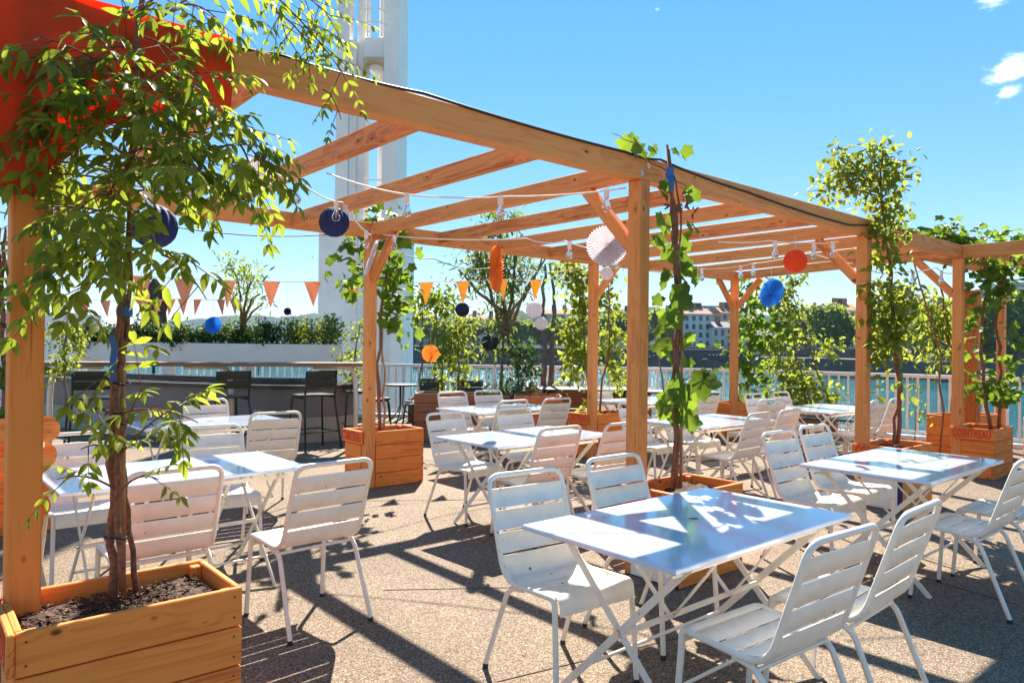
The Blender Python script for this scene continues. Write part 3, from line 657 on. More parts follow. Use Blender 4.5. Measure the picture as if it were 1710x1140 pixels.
# vehicles
def car(x, y, z, rz, mat, label, van=False, group=None):
    c = thing('car', label, 'van' if van else 'car', (x, y, z), rz, group); L, H = (5.2, 2.1) if van else (4.2, 1.45)
    pr = [(-L/2, .3), (L/2, .3), (L/2, .75), (L*.32, .9), (L*.14, H), (-L*.34, H), (-L*.47, .95), (-L/2, .8)] if not van else [(-L/2, .3), (L/2, .3), (L/2, .9), (L*.36, 1.1), (L*.24, H), (-L/2, H)]
    mb = MB(); k = len(pr)
    for yy in (-.85, .85): mb.v += [(a, yy, b2) for a, b2 in pr]
    mb.f = [tuple(range(k)), tuple(range(k, 2*k))[::-1]]+[(i, i+k, (i+1) % k+k, (i+1) % k) for i in range(k)]
    mb.build('body', mat, c)
    for yy in (-.86, .86):
        mb = MB(); mb.box((-.25 if not van else .9, yy, H-.3), (L*.42 if not van else 1.5, .02, .4)); mb.build('window', GLASSD, c)
        for xx in (-L*.31, L*.31): MB().tube([(xx, yy*.86, .32), (xx, yy*1.04, .32)], .32, 12).build('wheel', TYRE, c)
    MB().box((L*.5, 0, .68), (.03, 1.4, .14)).build('headlight', GLASSD, c); return c
car(-22, 186, .9, .02, CARS[1], 'grey van crossing the bridge just right of the white tower', True)
car(29, 187, .9, 0, CARS[0], 'white van crossing the bridge between the two thin tree stems', True)
car(38, 186, .9, 0, CARS[1], 'grey car crossing the bridge right of the white van')
car(-9, 187, .9, 0, CARS[3], 'dark blue car crossing the bridge behind the leafy bush')
for i, (a, mt, lb) in enumerate(((6, 0, 'white car parked on the quay below the low pale house'), (20, 1, 'grey car parked on the quay behind the leaning vines'), (33, 0, 'white car parked on the quay left of the right post'),
                                 (52, 3, 'dark blue car parked on the quay between the right posts'), (61, 0, 'white car parked on the quay just left of the last front post'), (-6, 1, 'grey car parked on the quay below the tall white house'))):
    q = BK(a, 8, -.8); car(q.x, q.y, q.z, math.atan2(-.93, .36), CARS[mt], lb, group='cars parked on the far quay')

def far_tree(u, vt, vb, wpx, d, label, dens=1.0, group='trees on the far bank'):
    p = K(u, vb, d); zt_ = K(u, vt, d).z; zb = max(min(p.z, 1.4), -.8); H = zt_-zb; W = wpx/F*d/2
    t = thing('tree', label, 'tree', (p.x, d, zb), 0, group)
    MB().tube(wander((0, 0, -.2), (0, 0, H*.6), 4, .03), [H*.03, H*.026, H*.02, H*.015, H*.01], 7).build('trunk', BARKG, t, True)
    W *= 1.2; nl = max(12, int(W*3.2)); P = []; Nn = []
    for i in range(nl):
        a = random.uniform(0, 6.28); rr = W*random.uniform(.05, .76); zz = H*random.uniform(.26, .84); rr *= (1-.55*max(0, (zz/H-.6)/.4)); r = random.uniform(.26, .42)*min(W, H*.5)
        c = np.array((rr*math.cos(a), rr*math.sin(a)*.8, zz)); k = int(260*dens); q = unit(k)
        P.append(c+q*(r*(.72+.36*rng.random((k, 1))))*np.array((1, 1, .78))); Nn.append(q)
    P = np.vstack(P); Nn = np.vstack(Nn); D = unit(len(P)); D[:, 2] -= .3; S = rng.uniform(.42, .85, len(P))*max(.7, min(1.25, W/6))
    o = instances('crown', CARD[0], CARD[1], P, rotmats(D, Nn+unit(len(P))*.5), S, LEAF_TREE, t); o['kind'] = 'stuff'; return t
FT = [(690, 540, 580, 66, 232, 'far tree just right of the white tower above the bridge'), (735, 532, 580, 76, 236, 'far tree behind the small standard shrub above the bridge'),
      (790, 528, 580, 84, 238, 'far tree left of the willow-leaved tree above the bridge'), (850, 524, 580, 80, 236, 'far tree behind the willow trunk above the bridge'), (905, 536, 580, 66, 230, 'low far tree below the small white paper ball'),
      (948, 528, 580, 70, 234, 'far tree left of the middle back post'), (1020, 518, 581, 76, 232, 'far tree right of the middle back post'), (1062, 520, 581, 60, 231, 'far tree left of the front middle post'),
      (1104, 512, 581, 66, 236, 'far tree right of the front middle post'), (1255, 528, 582, 44, 218, 'slender far tree right of the back right post'), (1345, 512, 590, 64, 178, 'far tree left of the big round plane tree'),
      (1392, 497, 598, 96, 160, 'big round plane tree left of the right front post'), (1320, 530, 588, 46, 196, 'low far tree behind the blue paper fan'), (1470, 515, 594, 80, 160, 'far tree directly behind the right front post'),
      (1565, 508, 598, 96, 146, 'wide far tree between the two right front posts'), (1640, 498, 604, 110, 140, 'far tree right of the last front post'), (1702, 482, 606, 120, 132, 'tall far tree at the right edge of the picture')]
for a in FT: far_tree(*a)
for i, (u, v) in enumerate(((432, 525), (706, 520))):
    p = K(u, 570, 120); q = K(u, v, 120); lp = thing('street_lamp', ('thin dark street lamp beyond the hedge' if i == 0 else 'thin dark street lamp beyond the shrubs right of the tower'), 'street lamp', (p.x, p.y, 0))
    MB().tube([(0, 0, -4), (0, 0, q.z)], .09, 6).build('pole', IRON, lp); MB().box((-.3, 0, q.z+.05), (.8, .25, .12)).build('lamp_head', IRON, lp)

# ------------------------------------------------------------------ white cabin, long hedge box, parasol, bar
cab = thing('cabin', 'white panelled cabin at the left behind the bar', 'cabin', (-10.0, 15.6, 0))
for i in range(5): MB().box((-1.9+.62*i, 0, .78), (.612, .8, 1.5), None, .01).build('panel', WHITEP, cab)
MB().box((-.66, 0, 1.8), (3.1, .8, .54), None, .01).build('fascia', WHITEP, cab)
hb = thing('hedge_planter', 'long low white planter box filled with dark green hedge behind the bar', 'planter', (-5.62, 13.35, 0), -.07)
MB().box((0, 0, 1.30), (4.9, .5, .34), None, .012).build('box', BOXW, hb)
for lx in (-2.2, -.75, .75, 2.2): MB().box((lx, 0, .565), (.08, .3, 1.13), None, .004).build('leg', WHITEP, hb)
MB().box((0, 0, 1.463), (4.8, .4, .02)).build('soil', SOIL, hb)
for i in range(9):
    cx = -2.25+i*.56; h = .24+.12*random.random()+(.14 if i > 6 else 0)
    pl = Plant('hedge_shrub', ['dark bushy shrub at the left end of the hedge box', 'dark shrub second from the left end of the hedge box', 'dark shrub below the closed brown parasol', 'drooping dark shrub right of the closed parasol',
               'dark shrub below the blue paper rosette', 'dark shrub left of the palm stem in the hedge box', 'mid green shrub right of the palm stem in the hedge box', 'bright shrub near the right end of the hedge box', 'tallest bright shrub at the right end of the hedge box'][i],
               'shrub', hb.matrix_basis @ Vector((0, 0, 0)) if False else (Matrix.Translation(hb.location) @ Matrix.Rotation(-.07, 4, 'Z')) @ Vector((cx, 0, 1.47)), 'shrubs in the hedge box')
    pl.blob(pl.base+Vector((0, 0, h*.5)), (.36, .24, h*.60), 900, .066, 6)
    if i in (3, 0): pl.blob(pl.base+Vector((.05, -.27, .02)), (.2, .06, .14), 90, .055, 5)
    for j in range(5): pl.twig([pl.base, pl.base+Vector((random.uniform(-.2, .2), random.uniform(-.1, .1), h*.7)), pl.base+Vector((random.uniform(-.3, .3), random.uniform(-.15, .15), h*1.15))], .006)
    pl.finish(LANCE, LEAF_DARK if i < 7 else LEAF_PALE)
par = thing('parasol', 'closed brown cloth parasol standing behind the hedge box', 'parasol', K(257, 575, 14.1).xy.to_3d())
MB().tube([(0, 0, 0), (0, 0, 2.72)], .03, 8).build('pole', BLACK, par)
prof = [(.26, 1.28), (.27, 1.45), (.22, 1.95), (.20, 2.05), (.235, 2.16), (.20, 2.35), (.11, 2.6), (.03, 2.72)]
mb = MB(); n_ = 24
for r, z in prof:
    for j in range(n_): a = 2*math.pi*j/n_; rr = r*(1+.13*math.cos(a*6)); mb.v.append((rr*math.cos(a), rr*math.sin(a), z))
for i in range(len(prof)-1):
    for j in range(n_): a, b2 = i*n_+j, i*n_+(j+1) % n_; mb.f.append((a, b2, b2+n_, a+n_))
mb.build('canopy', BROWNCLOTH, par, True)
MB().lathe([(.215, 2.02), (.215, 2.06)], 20).build('strap', BLACK, par); MB().lathe([(0, 0), (.32, 0), (.32, .06), (.04, .09), (.04, .2)], 20).build('base', BLACK, par)

bar = thing('bar_counter', 'curved low bar wall with dark counter behind the stools', 'bar')
BP = [Vector((x, y, 0)) for x, y in ((-9.4, 13.4), (-7.4, 12.2), (-5.9, 11.45), (-4.6, 11.0), (-3.6, 10.8), (-3.0, 10.85), (-2.65, 11.1), (-2.5, 11.5), (-2.6, 12.1))]
def smooth_path(P, k=5):
    out = []
    for i in range(len(P)-1):
        p0, p1, p2, p3 = P[max(i-1, 0)], P[i], P[i+1], P[min(i+2, len(P)-1)]
        for j in range(k):
            t = j/k; out.append(.5*((2*p1)+(p2-p0)*t+(2*p0-5*p1+4*p2-p3)*t*t+(3*p1-p0-3*p2+p3)*t**3))
    return out+[P[-1]]
BS = smooth_path(BP)
def ribbon(P, w, z0, z1, off=0):
    mb = MB()
    for i, p in enumerate(P):
        t = (P[min(i+1, len(P)-1)]-P[max(i-1, 0)]).normalized(); nn = Vector((t.y, -t.x, 0))
        for z in (z0, z1):
            for sd in (off, off-w): q = p+nn*sd; mb.v.append((q.x, q.y, z))
    for i in range(len(P)-1):
        a, c = 4*i, 4*i+4; mb.f += [(a, c, c+2, a+2), (a+1, a+3, c+3, c+1), (a+2, c+2, c+3, a+3), (a, a+1, c+1, c)]
    m = 4*(len(P)-1); mb.f += [(0, 2, 3, 1), (m, m+1, m+3, m+2)]; return mb
ribbon(BS, .14, 0, .38).build('lower_wall', BARW, bar); ribbon(BS, .14, .385, .80, -.012).build('upper_wall', plain('bar upper panel', (.17, .15, .14), .5, noise=.06, scale=2), bar)
ribbon(BS, .62, .802, .87, .05).build('counter', BARTOP, bar); ribbon(BS, .012, .858, .868, .064).build('steel_edge', STEEL, bar)
ribbon(BS, .25, .871, .95, -.34).build('back_shelf', BARTOP, bar)
led = thing('bar_ledge', 'long wooden standing ledge on bent cream tubes above the bar', 'ledge')
A_, B_ = Vector((-6.3, 9.1, 1.2)), Vector((-2.1, 10.45, 1.2)); dd = (B_-A_).normalized(); nn = Vector((-dd.y, dd.x, 0))
for i in range(3):
    board('plank', A_+nn*(.13*i), B_+nn*(.13*i)+dd*(.05*i), .126, .035, W_BAR, led)
MB().bar(A_-nn*.072+Vector((0, 0, -.01)), B_-nn*.072+Vector((0, 0, -.01)), .012, .05).build('edge_band', plain('brown ledge edge', (.20, .12, .075), .5), led)
for t in (.1, .57, .955):
    q = A_.lerp(B_, t)+nn*.13; up = -1 if t < .5 else 1
    pts = fillet([q-dd*up*.55+Vector((0, 0, -.045)), q+dd*up*.02+Vector((0, 0, -.045)), q+dd*up*.06-Vector((0, 0, .35)), Vector((q.x, q.y, 0))+dd*up*.06], .14, 6)
    MB().tube(pts, .034, 10).build('tube_leg', TUBEW, led, True)

# ------------------------------------------------------------------ dark green chairs and stools
def metal_seat(name, label, cat, loc, rz, hs, group, back=True, foot=False):
    r = thing(name, label, cat, loc, rz, group); w = .235; hb = hs+.345
    for s in (-1, 1):
        MB().tube(fillet([(s*(w+.05), .23, 0), (s*w, .19, hs-.02), (s*w, -.14, hs-.03)], .07), .015, 8).build('leg', GREEN, r, True)
        MB().tube(fillet([(s*(w+.05), -.27, 0), (s*w, -.15, hs-.04), (s*w*.98, -.20, hb)], .09), .015, 8).build('leg', GREEN, r, True)
        if foot: MB().tube([(s*(w+.04), -.245, .24), (s*(w+.04), .215, .24)], .009, 6).build('side_rail', GREEN, r)
    if foot:
        MB().tube([(-w-.03, .215, .26), (w+.03, .215, .26)], .01, 6).build('foot_rail', GREEN, r); MB().tube([(-w-.03, -.245, .26), (w+.03, -.245, .26)], .01, 6).build('foot_rail', GREEN, r)
    for i in range(4): MB().box((0, -.13+.1*i, hs-.004*(i in (1, 2))), (2*w+.03, .092, .024), None, .003).build('seat_slat', GREEN, r)
    for z, hh in ((hb-.05, .115), (hb-.175, .105)): MB().sheet([(-.18+.02*0, z-hh/2), (-.19, z), (-.197, z+hh/2)], -w-.012, w+.012, .012).build('back_slat', GREEN, r)
    return r
def heading(dx, dy): return math.atan2(-dx, dy)
SG = 'dark green bar stools along the bar ledge'
metal_seat('bar_stool', 'dark green slatted bar stool in front of the curved bar end', 'bar stool', (-2.80, 10.25, 0), heading(-.72, .7), .76, SG, foot=True)
metal_seat('bar_stool', 'dark green bar stool standing behind the cream tube with a glass in front', 'bar stool', (-3.85, 9.75, 0), heading(-.75, .65), .76, SG, foot=True)
metal_seat('bar_stool', 'dark green bar stool at the left behind the wisteria stems', 'bar stool', (-5.35, 9.2, 0), heading(-.6, .8), .76, SG, foot=True)
metal_seat('bar_stool', 'dark green bar stool just left of the back post', 'bar stool', (-2.42, 11.3, 0), heading(-.75, -.3), .76, SG, foot=True)
CG = 'dark green cafe chairs by the railing'
for (x, y, dx, dy, lb) in ((-2.52, 13.65, .95, .2, 'dark green cafe chair immediately right of the back post at the small round table'), (-1.62, 13.1, -.9, .45, 'dark green cafe chair right of the small round table'),
                           (-.75, 13.55, .2, -1, 'dark green chair behind the brown planter under the navy ball'), (-4.35, 12.9, .1, -1, 'dark green chair behind the bar, left of a pair'), (-3.75, 12.8, .1, -1, 'dark green chair behind the bar, right of a pair'),
                           (-5.9, 12.9, .1, -1, 'dark green chair behind the bar at the left'), (-1.55, 14.2, .1, -1, 'dark green chair farthest back against the railing')):
    metal_seat('cafe_chair', lb, 'chair', (x, y, 0), heading(dx, dy), .46, CG)
t = thing('cafe_table', 'small round dark cafe table on splayed legs by the railing', 'table', (-2.1, 13.75, 0))
MB().lathe([(0, .70), (.30, .70), (.31, .71), (.31, .73), (0, .73)], 28).build('table_top', GREEN, t)
for i in range(3):
    a = i*2.094+.4; MB().tube([(.04*math.cos(a), .04*math.sin(a), .70), (.03*math.cos(a), .03*math.sin(a), .33), (.1*math.cos(a), .1*math.sin(a), .2), (.32*math.cos(a), .32*math.sin(a), 0)], .012, 7).build('leg', GREEN, t, True)
def dark_table(loc, rz, L, W, label):
    t = thing('dark_table', label, 'table', loc, rz)
    MB().box((0, 0, .74), (L, W, .03), None, .006).build('table_top', BLACK, t)
    for sx in (-1, 1):
        for sy in (-1, 1): MB().tube(fillet([(sx*(L/2-.28), sy*(W/2-.12), .72), (sx*(L/2-.12), sy*(W/2-.1), .69), (sx*(L/2-.12), sy*(W/2-.08), 0)], .1), .022, 8).build('leg', BLACK, t, True)
    return t
dark_table((1.32, 12.7, 0), .05, 1.7, .8, 'dark rectangular table left of the middle back post by the railing')
dark_table((2.75, 12.2, 0), -.1, 1.4, .7, 'dark rectangular table behind the grape vine by the railing')
def bench(loc, rz, L, label):
    t = thing('bench', label, 'bench', loc, rz)
    for i in range(4): board('seat_slat', (-L/2, -.15+.1*i, .45), (L/2, -.15+.1*i, .45), .09, .025, BLACK, t)
    for sx in (-1, 1): MB().tube(fillet([(sx*(L/2-.15), -.2, 0), (sx*(L/2-.15), -.16, .43), (sx*(L/2-.15), .16, .43), (sx*(L/2-.15), .2, 0)], .06), .02, 8).build('leg', BLACK, t, True)
bench((1.4, 12.05, 0), .05, 1.5, 'low dark bench in front of the dark rectangular table')
bench((4.75, 10.75, 0), -.45, 1.5, 'low dark bench behind the white table near the right front post')
bench((-1.2, 12.6, 0), .1, 1.3, 'low dark bench left of the long dark brown planter')

# ================================================================== PERGOLA
S0, S2, S3, S3B, TB = -3.40, 3.384, 5.956, 6.78, 3.57
HB, BH, PW = 2.60, .15, .105
perg = thing('pergola', 'long open pergola of orange larch posts, beams and rafters', 'pergola', F1, RZ)
for s, t in ((S0, 0), (0, 0), (S2, 0), (S3, 0), (S0, TB), (0, TB), (S2, TB), (S3B, TB), (S3, -3.0)):
    board('post', (s, t, 0), (s, t, HB-.001), PW, PW, W_PLANT if (s, t) == (S0, 0) else W_PERG, perg, up=(1, 0, 0), b=.006)
zc = HB+BH/2
for a, b2 in ((S0-.05, -.002), (0, S2-.002), (S2, S3+.05)): board('beam', (a, 0, zc), (b2, 0, zc), .10, BH, W_PERG, perg)
for a, b2 in ((S0-.05, -.002), (0, S2-.002), (S2, S3B+.05)): board('beam', (a, TB, zc), (b2, TB, zc), .10, BH, W_PERG, perg)
raf = [(S0+.85*i, S0+.85*i) for i in range(4)]+[(0, 0)]+[(S2/4*i, S2/4*i) for i in (1, 2, 3)]+[(S2, S2)]+[(S2+(S3-S2)*i/3, S2+(S3B-S2)*i/3) for i in (1, 2, 3)]
for a, b2 in raf:
    w = .085 if (a in (0, S2, S0) or a > 5.9) else .055
    board('rafter', (a, .051, HB+.079), (b2, TB-.051, HB+.079), w, .125, W_PERG, perg, b=.005)
board('beam', (S3, -.051, zc), (S3, -3.05, zc), .10, BH, W_PERG, perg)
for s in (S3+.9, S3+1.8): board('rafter', (s, .3, HB+.08), (s, -3.0, HB+.08), .055, .125, W_PERG, perg)
board('beam', (S3+.051, .35, zc), (S3+3.0, .35, zc), .10, BH-.02, W_PERG, perg); board('post', (S3+2.9, .35, 0), (S3+2.9, .35, HB-.001), PW, PW, W_PERG, perg, up=(1, 0, 0))
def brace(p, dirn): board('brace', (p[0]+dirn[0]*.05, p[1]+dirn[1]*.05, HB-.44), (p[0]+dirn[0]*.47, p[1]+dirn[1]*.47, HB+.008), .06, .085, W_PERG, perg, up=(dirn[0]*-.7, dirn[1]*-.7, .7))
for s in (0, S2, S3): brace((s, 0), (0, 1))
for s in (0, S2, S3B): brace((s, TB), (0, -1))
brace((S3B, TB), (-1, 0)); brace((S0, 0), (1, 0))

bolt = MB().lathe([(0, .006), (.008, .005), (.009, 0), (.016, 0), (.016, -.002)], 10).mesh('bolt'); bolt.materials.append(STEEL)
for s_, t_ in ((S0, 0), (0, 0), (S2, 0), (S3, 0), (0, TB), (S2, TB), (S3B, TB)):
    for ds, dz in ((-.035, .04), (.035, .10)):
        o = link('bolt', bolt, perg); o.matrix_basis = Matrix.Translation((s_+ds, t_-.0505, HB+dz)) @ Matrix.Rotation(R(90), 4, 'X')
# ------------------------------------------------------------------ timber planters
SCREW = plain('rusty screw head', (.10, .045, .025), .6, noise=.3)
def lettering(parent, M, size=.098):
    cu = bpy.data.curves.new('lettering', 'FONT'); cu.body = 'COINTREAU'; cu.size = size; cu.align_x = 'CENTER'; cu.align_y = 'CENTER'; cu.extrude = .0015; cu.offset = .0048; cu.space_character = 1.08
    o = bpy.data.objects.new('lettering', cu); col.objects.link(o); bpy.context.view_layer.update()
    me = bpy.data.meshes.new_from_object(o.evaluated_get(bpy.context.evaluated_depsgraph_get())); bpy.data.objects.remove(o)
    xs = [v.co.x for v in me.vertices]; k = .40/(max(xs)-min(xs))
    for v in me.vertices: v.co.x *= k; v.co.y *= 1.34
    me.materials.clear(); me.materials.append(RED); q = link('lettering', me, parent); q.matrix_basis = M; return q
def planter(label, s, t, front=True, sign=True, poster=False, mat=W_PLANT, A=-.062, B=.645, dep=.46, levels=4, group='larch planters at the pergola posts', rz=RZ, loc=None, post=True):
    q = loc if loc is not None else PG(s, t)
    r = thing('planter', label, 'planter', q, rz, group)
    yl, yh = (-dep+.06, .06) if front else (-.062, dep-.06)
    th, hh, gp = .024, .141, .005; top = levels*(hh+gp)
    cx = .056 if (post and not front) else A
    for i in range(levels):
        z = i*(hh+gp)+hh/2+.004; f = lambda: random.uniform(-.002, .002)
        board('plank', (cx, yl+th/2+f(), z), (B, yl+th/2, z), th, hh, mat, r)
        board('plank', ((A if not (post and front) else .056), yh-th/2, z), (B, yh-th/2, z), th, hh, mat, r)
        board('plank', (B-th/2+f(), yl+th+.001, z), (B-th/2, yh-th-.001, z), th, hh, mat, r)
        y0, y1 = yl+th+.001, yh-th-.001
        if post and front: y1 = -.056
        if post and not front: y0 = .056
        board('plank', (A+th/2+f(), y0, z), (A+th/2, y1, z), th, hh, mat, r)
    for (x, y) in ((B-th-.021, yl+th+.021), (B-th-.021, yh-th-.021), (A+th+.021, (yl if front else yh)+(th+.021)*(1 if front else -1))):
        board('corner_batten', (x, y, .03), (x, y, top-.012), .04, .04, mat, r, up=(1, 0, 0))
    # soil with bark mulch
    nx, ny = 14, 10; x0, x1, y0, y1 = A+th+.001, B-th-.001, yl+th+.001, yh-th-.001; mb = MB(); zs = top-.075
    for i in range(nx):
        for j in range(ny):
            mb.v.append((x0+(x1-x0)*i/(nx-1), y0+(y1-y0)*j/(ny-1), zs+random.uniform(-.014, .014)+.02*math.sin(i*.7)))
    mb.f = [(i*ny+j, (i+1)*ny+j, (i+1)*ny+j+1, i*ny+j+1) for i in range(nx-1) for j in range(ny-1)]
    mb.build('soil', SOIL, r, True)
    k = 1500 if (s == S0 and front and sign) else 90
    P = np.stack([rng.uniform(x0+.02, x1-.02, k), rng.uniform(y0+.02, y1-.02, k), zs+rng.uniform(0, .03, k)], 1)
    tv = [(-.14, -.5, 0), (.14, -.5, 0), (.14, .5, .05), (-.14, .5, .03), (-.12, -.45, .12), (.12, -.4, .12), (.1, .45, .15), (-.1, .45, .14)]
    D = unit(k); D[:, 2] *= .25
    o = instances('mulch_chip', tv, [(3, 2, 1, 0), (4, 5, 6, 7), (0, 1, 5, 4), (1, 2, 6, 5), (2, 3, 7, 6), (3, 0, 4, 7)], P, rotmats(D, np.tile((0.05, 0, 1.), (k, 1))), rng.uniform(.006, .030, k)*1.0, CHIP, r); o['kind'] = 'stuff'
    mb = MB()
    for i in range(levels):
        for dz in (.035, .11):
            z = i*(hh+gp)+.004+dz
            for (x, y, ax) in ((cx+.03, yl, 1), (B-.03, yl, 1), (B, yl+.03, 0), (B, yh-.03, 0)):
                d = Vector((0, -1, 0)) if ax else Vector((1, 0, 0)); p = Vector((x, y, z)); mb.tube([p-d*.004, p+d*.0032], .0042, 6)
    o = mb.build('screws', SCREW, r); o['kind'] = 'stuff'
    if sign:
        ya, yb = (yl-.012, yh+.004) if front else (.058, yh+.012)
        if not front: ya = -.0  # sign runs up to the post
        sb = board('sign_board', (A-.0115, ya, top-.066), (A-.0115, yb, top-.066), .021, .136, mat, r)
        M = Matrix(((0, 0, -1, A-.0235), (-1, 0, 0, (ya+yb)/2), (0, 1, 0, top-.066), (0, 0, 0, 1)))
        lettering(sb, sb.matrix_basis.inverted() @ M)
    if poster:
        MB().box((A-.006, (yl+yh)/2-.02, .21), (.008, .34, .40), None, .002).build('poster_panel', WHITEP, r)
        MB().box((A-.006, yl+.025, .21), (.010, .045, .40), None, .002).build('poster_edge', NAVYSOLID, r)
    return r
planter('larch planter in the front left corner holding the wisteria', S0, 0)
planter('larch planter behind the front table holding the grape vine, small white poster on its side', 0, 0, poster=True)
planter('larch planter beside the right table holding the tall wisteria, navy-edged white poster on its side', S2, 0, poster=True)
planter('larch planter at the right with a clear red COINTREAU sign and young grape vine', S3, 0)
planter('larch planter around the back left post with red lettering, four boards high in full view', 0, TB, False)
planter('larch planter at the middle back post, half hidden by the centre table', S2, TB, False)
planter('larch planter at the far right back post under the leaning vines', S3B, TB, False, sign=False)
planter('larch planter behind the last front post, nearer the railing', 0, 0, True, sign=False, loc=(6.05, 10.35, 0), rz=RZ-.25, B=.95, post=False)
planter('larch planter at the left edge behind the front left post', 0, 0, True, sign=False, loc=(-4.35, 5.6, 0), rz=RZ, post=False)
BG = 'low brown planters by the railing'
planter('long dark brown low planter holding the willow-leaved tree', 0, 0, True, False, False, W_DARK, 0, 1.5, .6, 5, BG, -.12, (-1.45, 11.75, 0), False)
planter('terracotta brown planter just right of the willow trunk', 0, 0, True, False, False, W_TERRA, 0, .72, .55, 5, BG, .0, (.05, 11.4, 0), False)
planter('long brown planter against the railing behind the two thin stems', 0, 0, True, False, False, W_TERRA, 0, 2.3, .5, 5, BG, -.08, (.3, 13.75, 0), False)
planter('dark brown planter under the standard shrub at the railing', 0, 0, True, False, False, W_DARK, 0, 1.5, .5, 3, BG, .0, (-2.0, 14.4, 0), False)
planter('brown planter at the railing under the leaning stems', 0, 0, True, False, False, W_DARK, 0, 1.4, .5, 3, BG, -.5, (4.4, 13.1, 0), False)
planter('dark planter at the right edge behind the COINTREAU planter', 0, 0, True, False, False, W_DARK, 0, 1.4, .6, 4, BG, RZ-1.3, (7.1, 10.0, 0), False)
pp = thing('orange_post', 'single red orange post standing behind the last front post', 'post', (6.42, 10.05, 0), RZ)
ORW = wood('orange stained timber', (.60, .17, .03), (.42, .10, .015))
board('shaft', (0, 0, 0), (0, 0, 2.3), .16, .16, ORW, pp, up=(1, 0, 0), b=.006); board('cap', (0, 0, 2.302), (0, 0, 2.33), .19, .19, ORW, pp, up=(1, 0, 0))

# ------------------------------------------------------------------ white folding tables
def make_table(name, label, loc, rz):
    t = thing(name, label, 'table', loc, rz, 'white folding tables'); L, W = 1.34, .80
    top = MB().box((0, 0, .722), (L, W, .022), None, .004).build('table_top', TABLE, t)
    MB().lathe([(.030, 0), (.030, .003), (.021, .003), (.021, .001)], 20, (0, 0, .7332)).build('hole_ring', STEEL, top); MB().lathe([(0, .0012), (.0205, .0012)], 20, (0, 0, .7332)).build('hole_plug', BLACK, top)
    for sy in (-1, 1): MB().bar((-L/2+.1, sy*.31, .672), (L/2-.1, sy*.31, .672), .008, .024).build('apron_rail', WHITE, t)
    for sx in (-1, 1):
        x = sx*.50
        MB().bar((x, -.35, .708), (x, .34, .0), .008, .030, (1, 0, 0) if 0 else (0, .7, .7)).build('leg', WHITE, t)
        MB().bar((x-sx*.012, .35, .708), (x-sx*.012, -.34, .0), .008, .030, (0, .7, .7)).build('leg', WHITE, t)
        MB().bar((x, -.20, .69), (x, .20, .69), .008, .024).build('cross_rail', WHITE, t)
        MB().tube([(x-.016, .0, .354), (x+.014, .0, .354)], .013, 10).build('pivot', STEEL, t)
    MB().tube([(-.5, .185, .16), (.5, .185, .16)], .008, 7).build('stretcher', WHITE, t); MB().tube([(-.5, -.185, .16), (.5, -.185, .16)], .008, 7).build('stretcher', WHITE, t)
    for sx in (-.22, .22):
        MB().bar((sx, -.31, .70), (sx, -.05, .36), .022, .006).build('stay', WHITE, t); MB().bar((sx, .31, .70), (sx, -.05, .36), .022, .006).build('stay', WHITE, t)
    MB().bar((-.5, -.02, .354), (.5, -.02, .354), .008, .024).build('centre_rail', WHITE, t)
    return t
T1 = make_table('table', 'white folding table in the foreground reflecting blue sky, front right of centre', (.82, 3.22, 0), RZ)
TABS = {'T1': T1}
for key, loc, lb, dr in (('T2', (2.69, 4.93, 0), 'white folding table at the right beside the second front post', 0), ('T3', (.13, 6.16, 0), 'white folding table in the centre, left of the front middle post', .03),
                     ('T4', (-.14, 8.84, 0), 'white folding table behind the centre table, before the brown planters', 0), ('T5', (2.08, 7.62, 0), 'white folding table just right of the grape vine stem', -.02),
                     ('T6', (4.05, 9.35, 0), 'white folding table behind the right front post near the railing', 0), ('T7', (1.9, 10.35, 0), 'white folding table seen behind the front middle post by the railing', 0),
                     ('L1', (-2.02, 4.35, 0), 'white folding table at the left behind the wisteria stems', .02), ('L2', (-2.9, 6.95, 0), 'white folding table at the left with a drinking glass on it', .02)):
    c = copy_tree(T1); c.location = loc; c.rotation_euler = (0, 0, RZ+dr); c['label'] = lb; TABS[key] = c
gl = thing('drinking_glass', 'clear drinking glass standing on the left rear white table', 'glass', K(431, 700, 6.75).xy.to_3d()+Vector((0, 0, .7336)))
MB().lathe([(0, 0), (.030, 0), (.039, .135), (.037, .135), (.029, .006), (0, .006)], 24).build('tumbler', GLASS, gl, True, 40); MB().lathe([(0, .007), (.028, .007), (.0305, .04), (0, .04)], 24).build('water', GLASS, gl, True, 40)

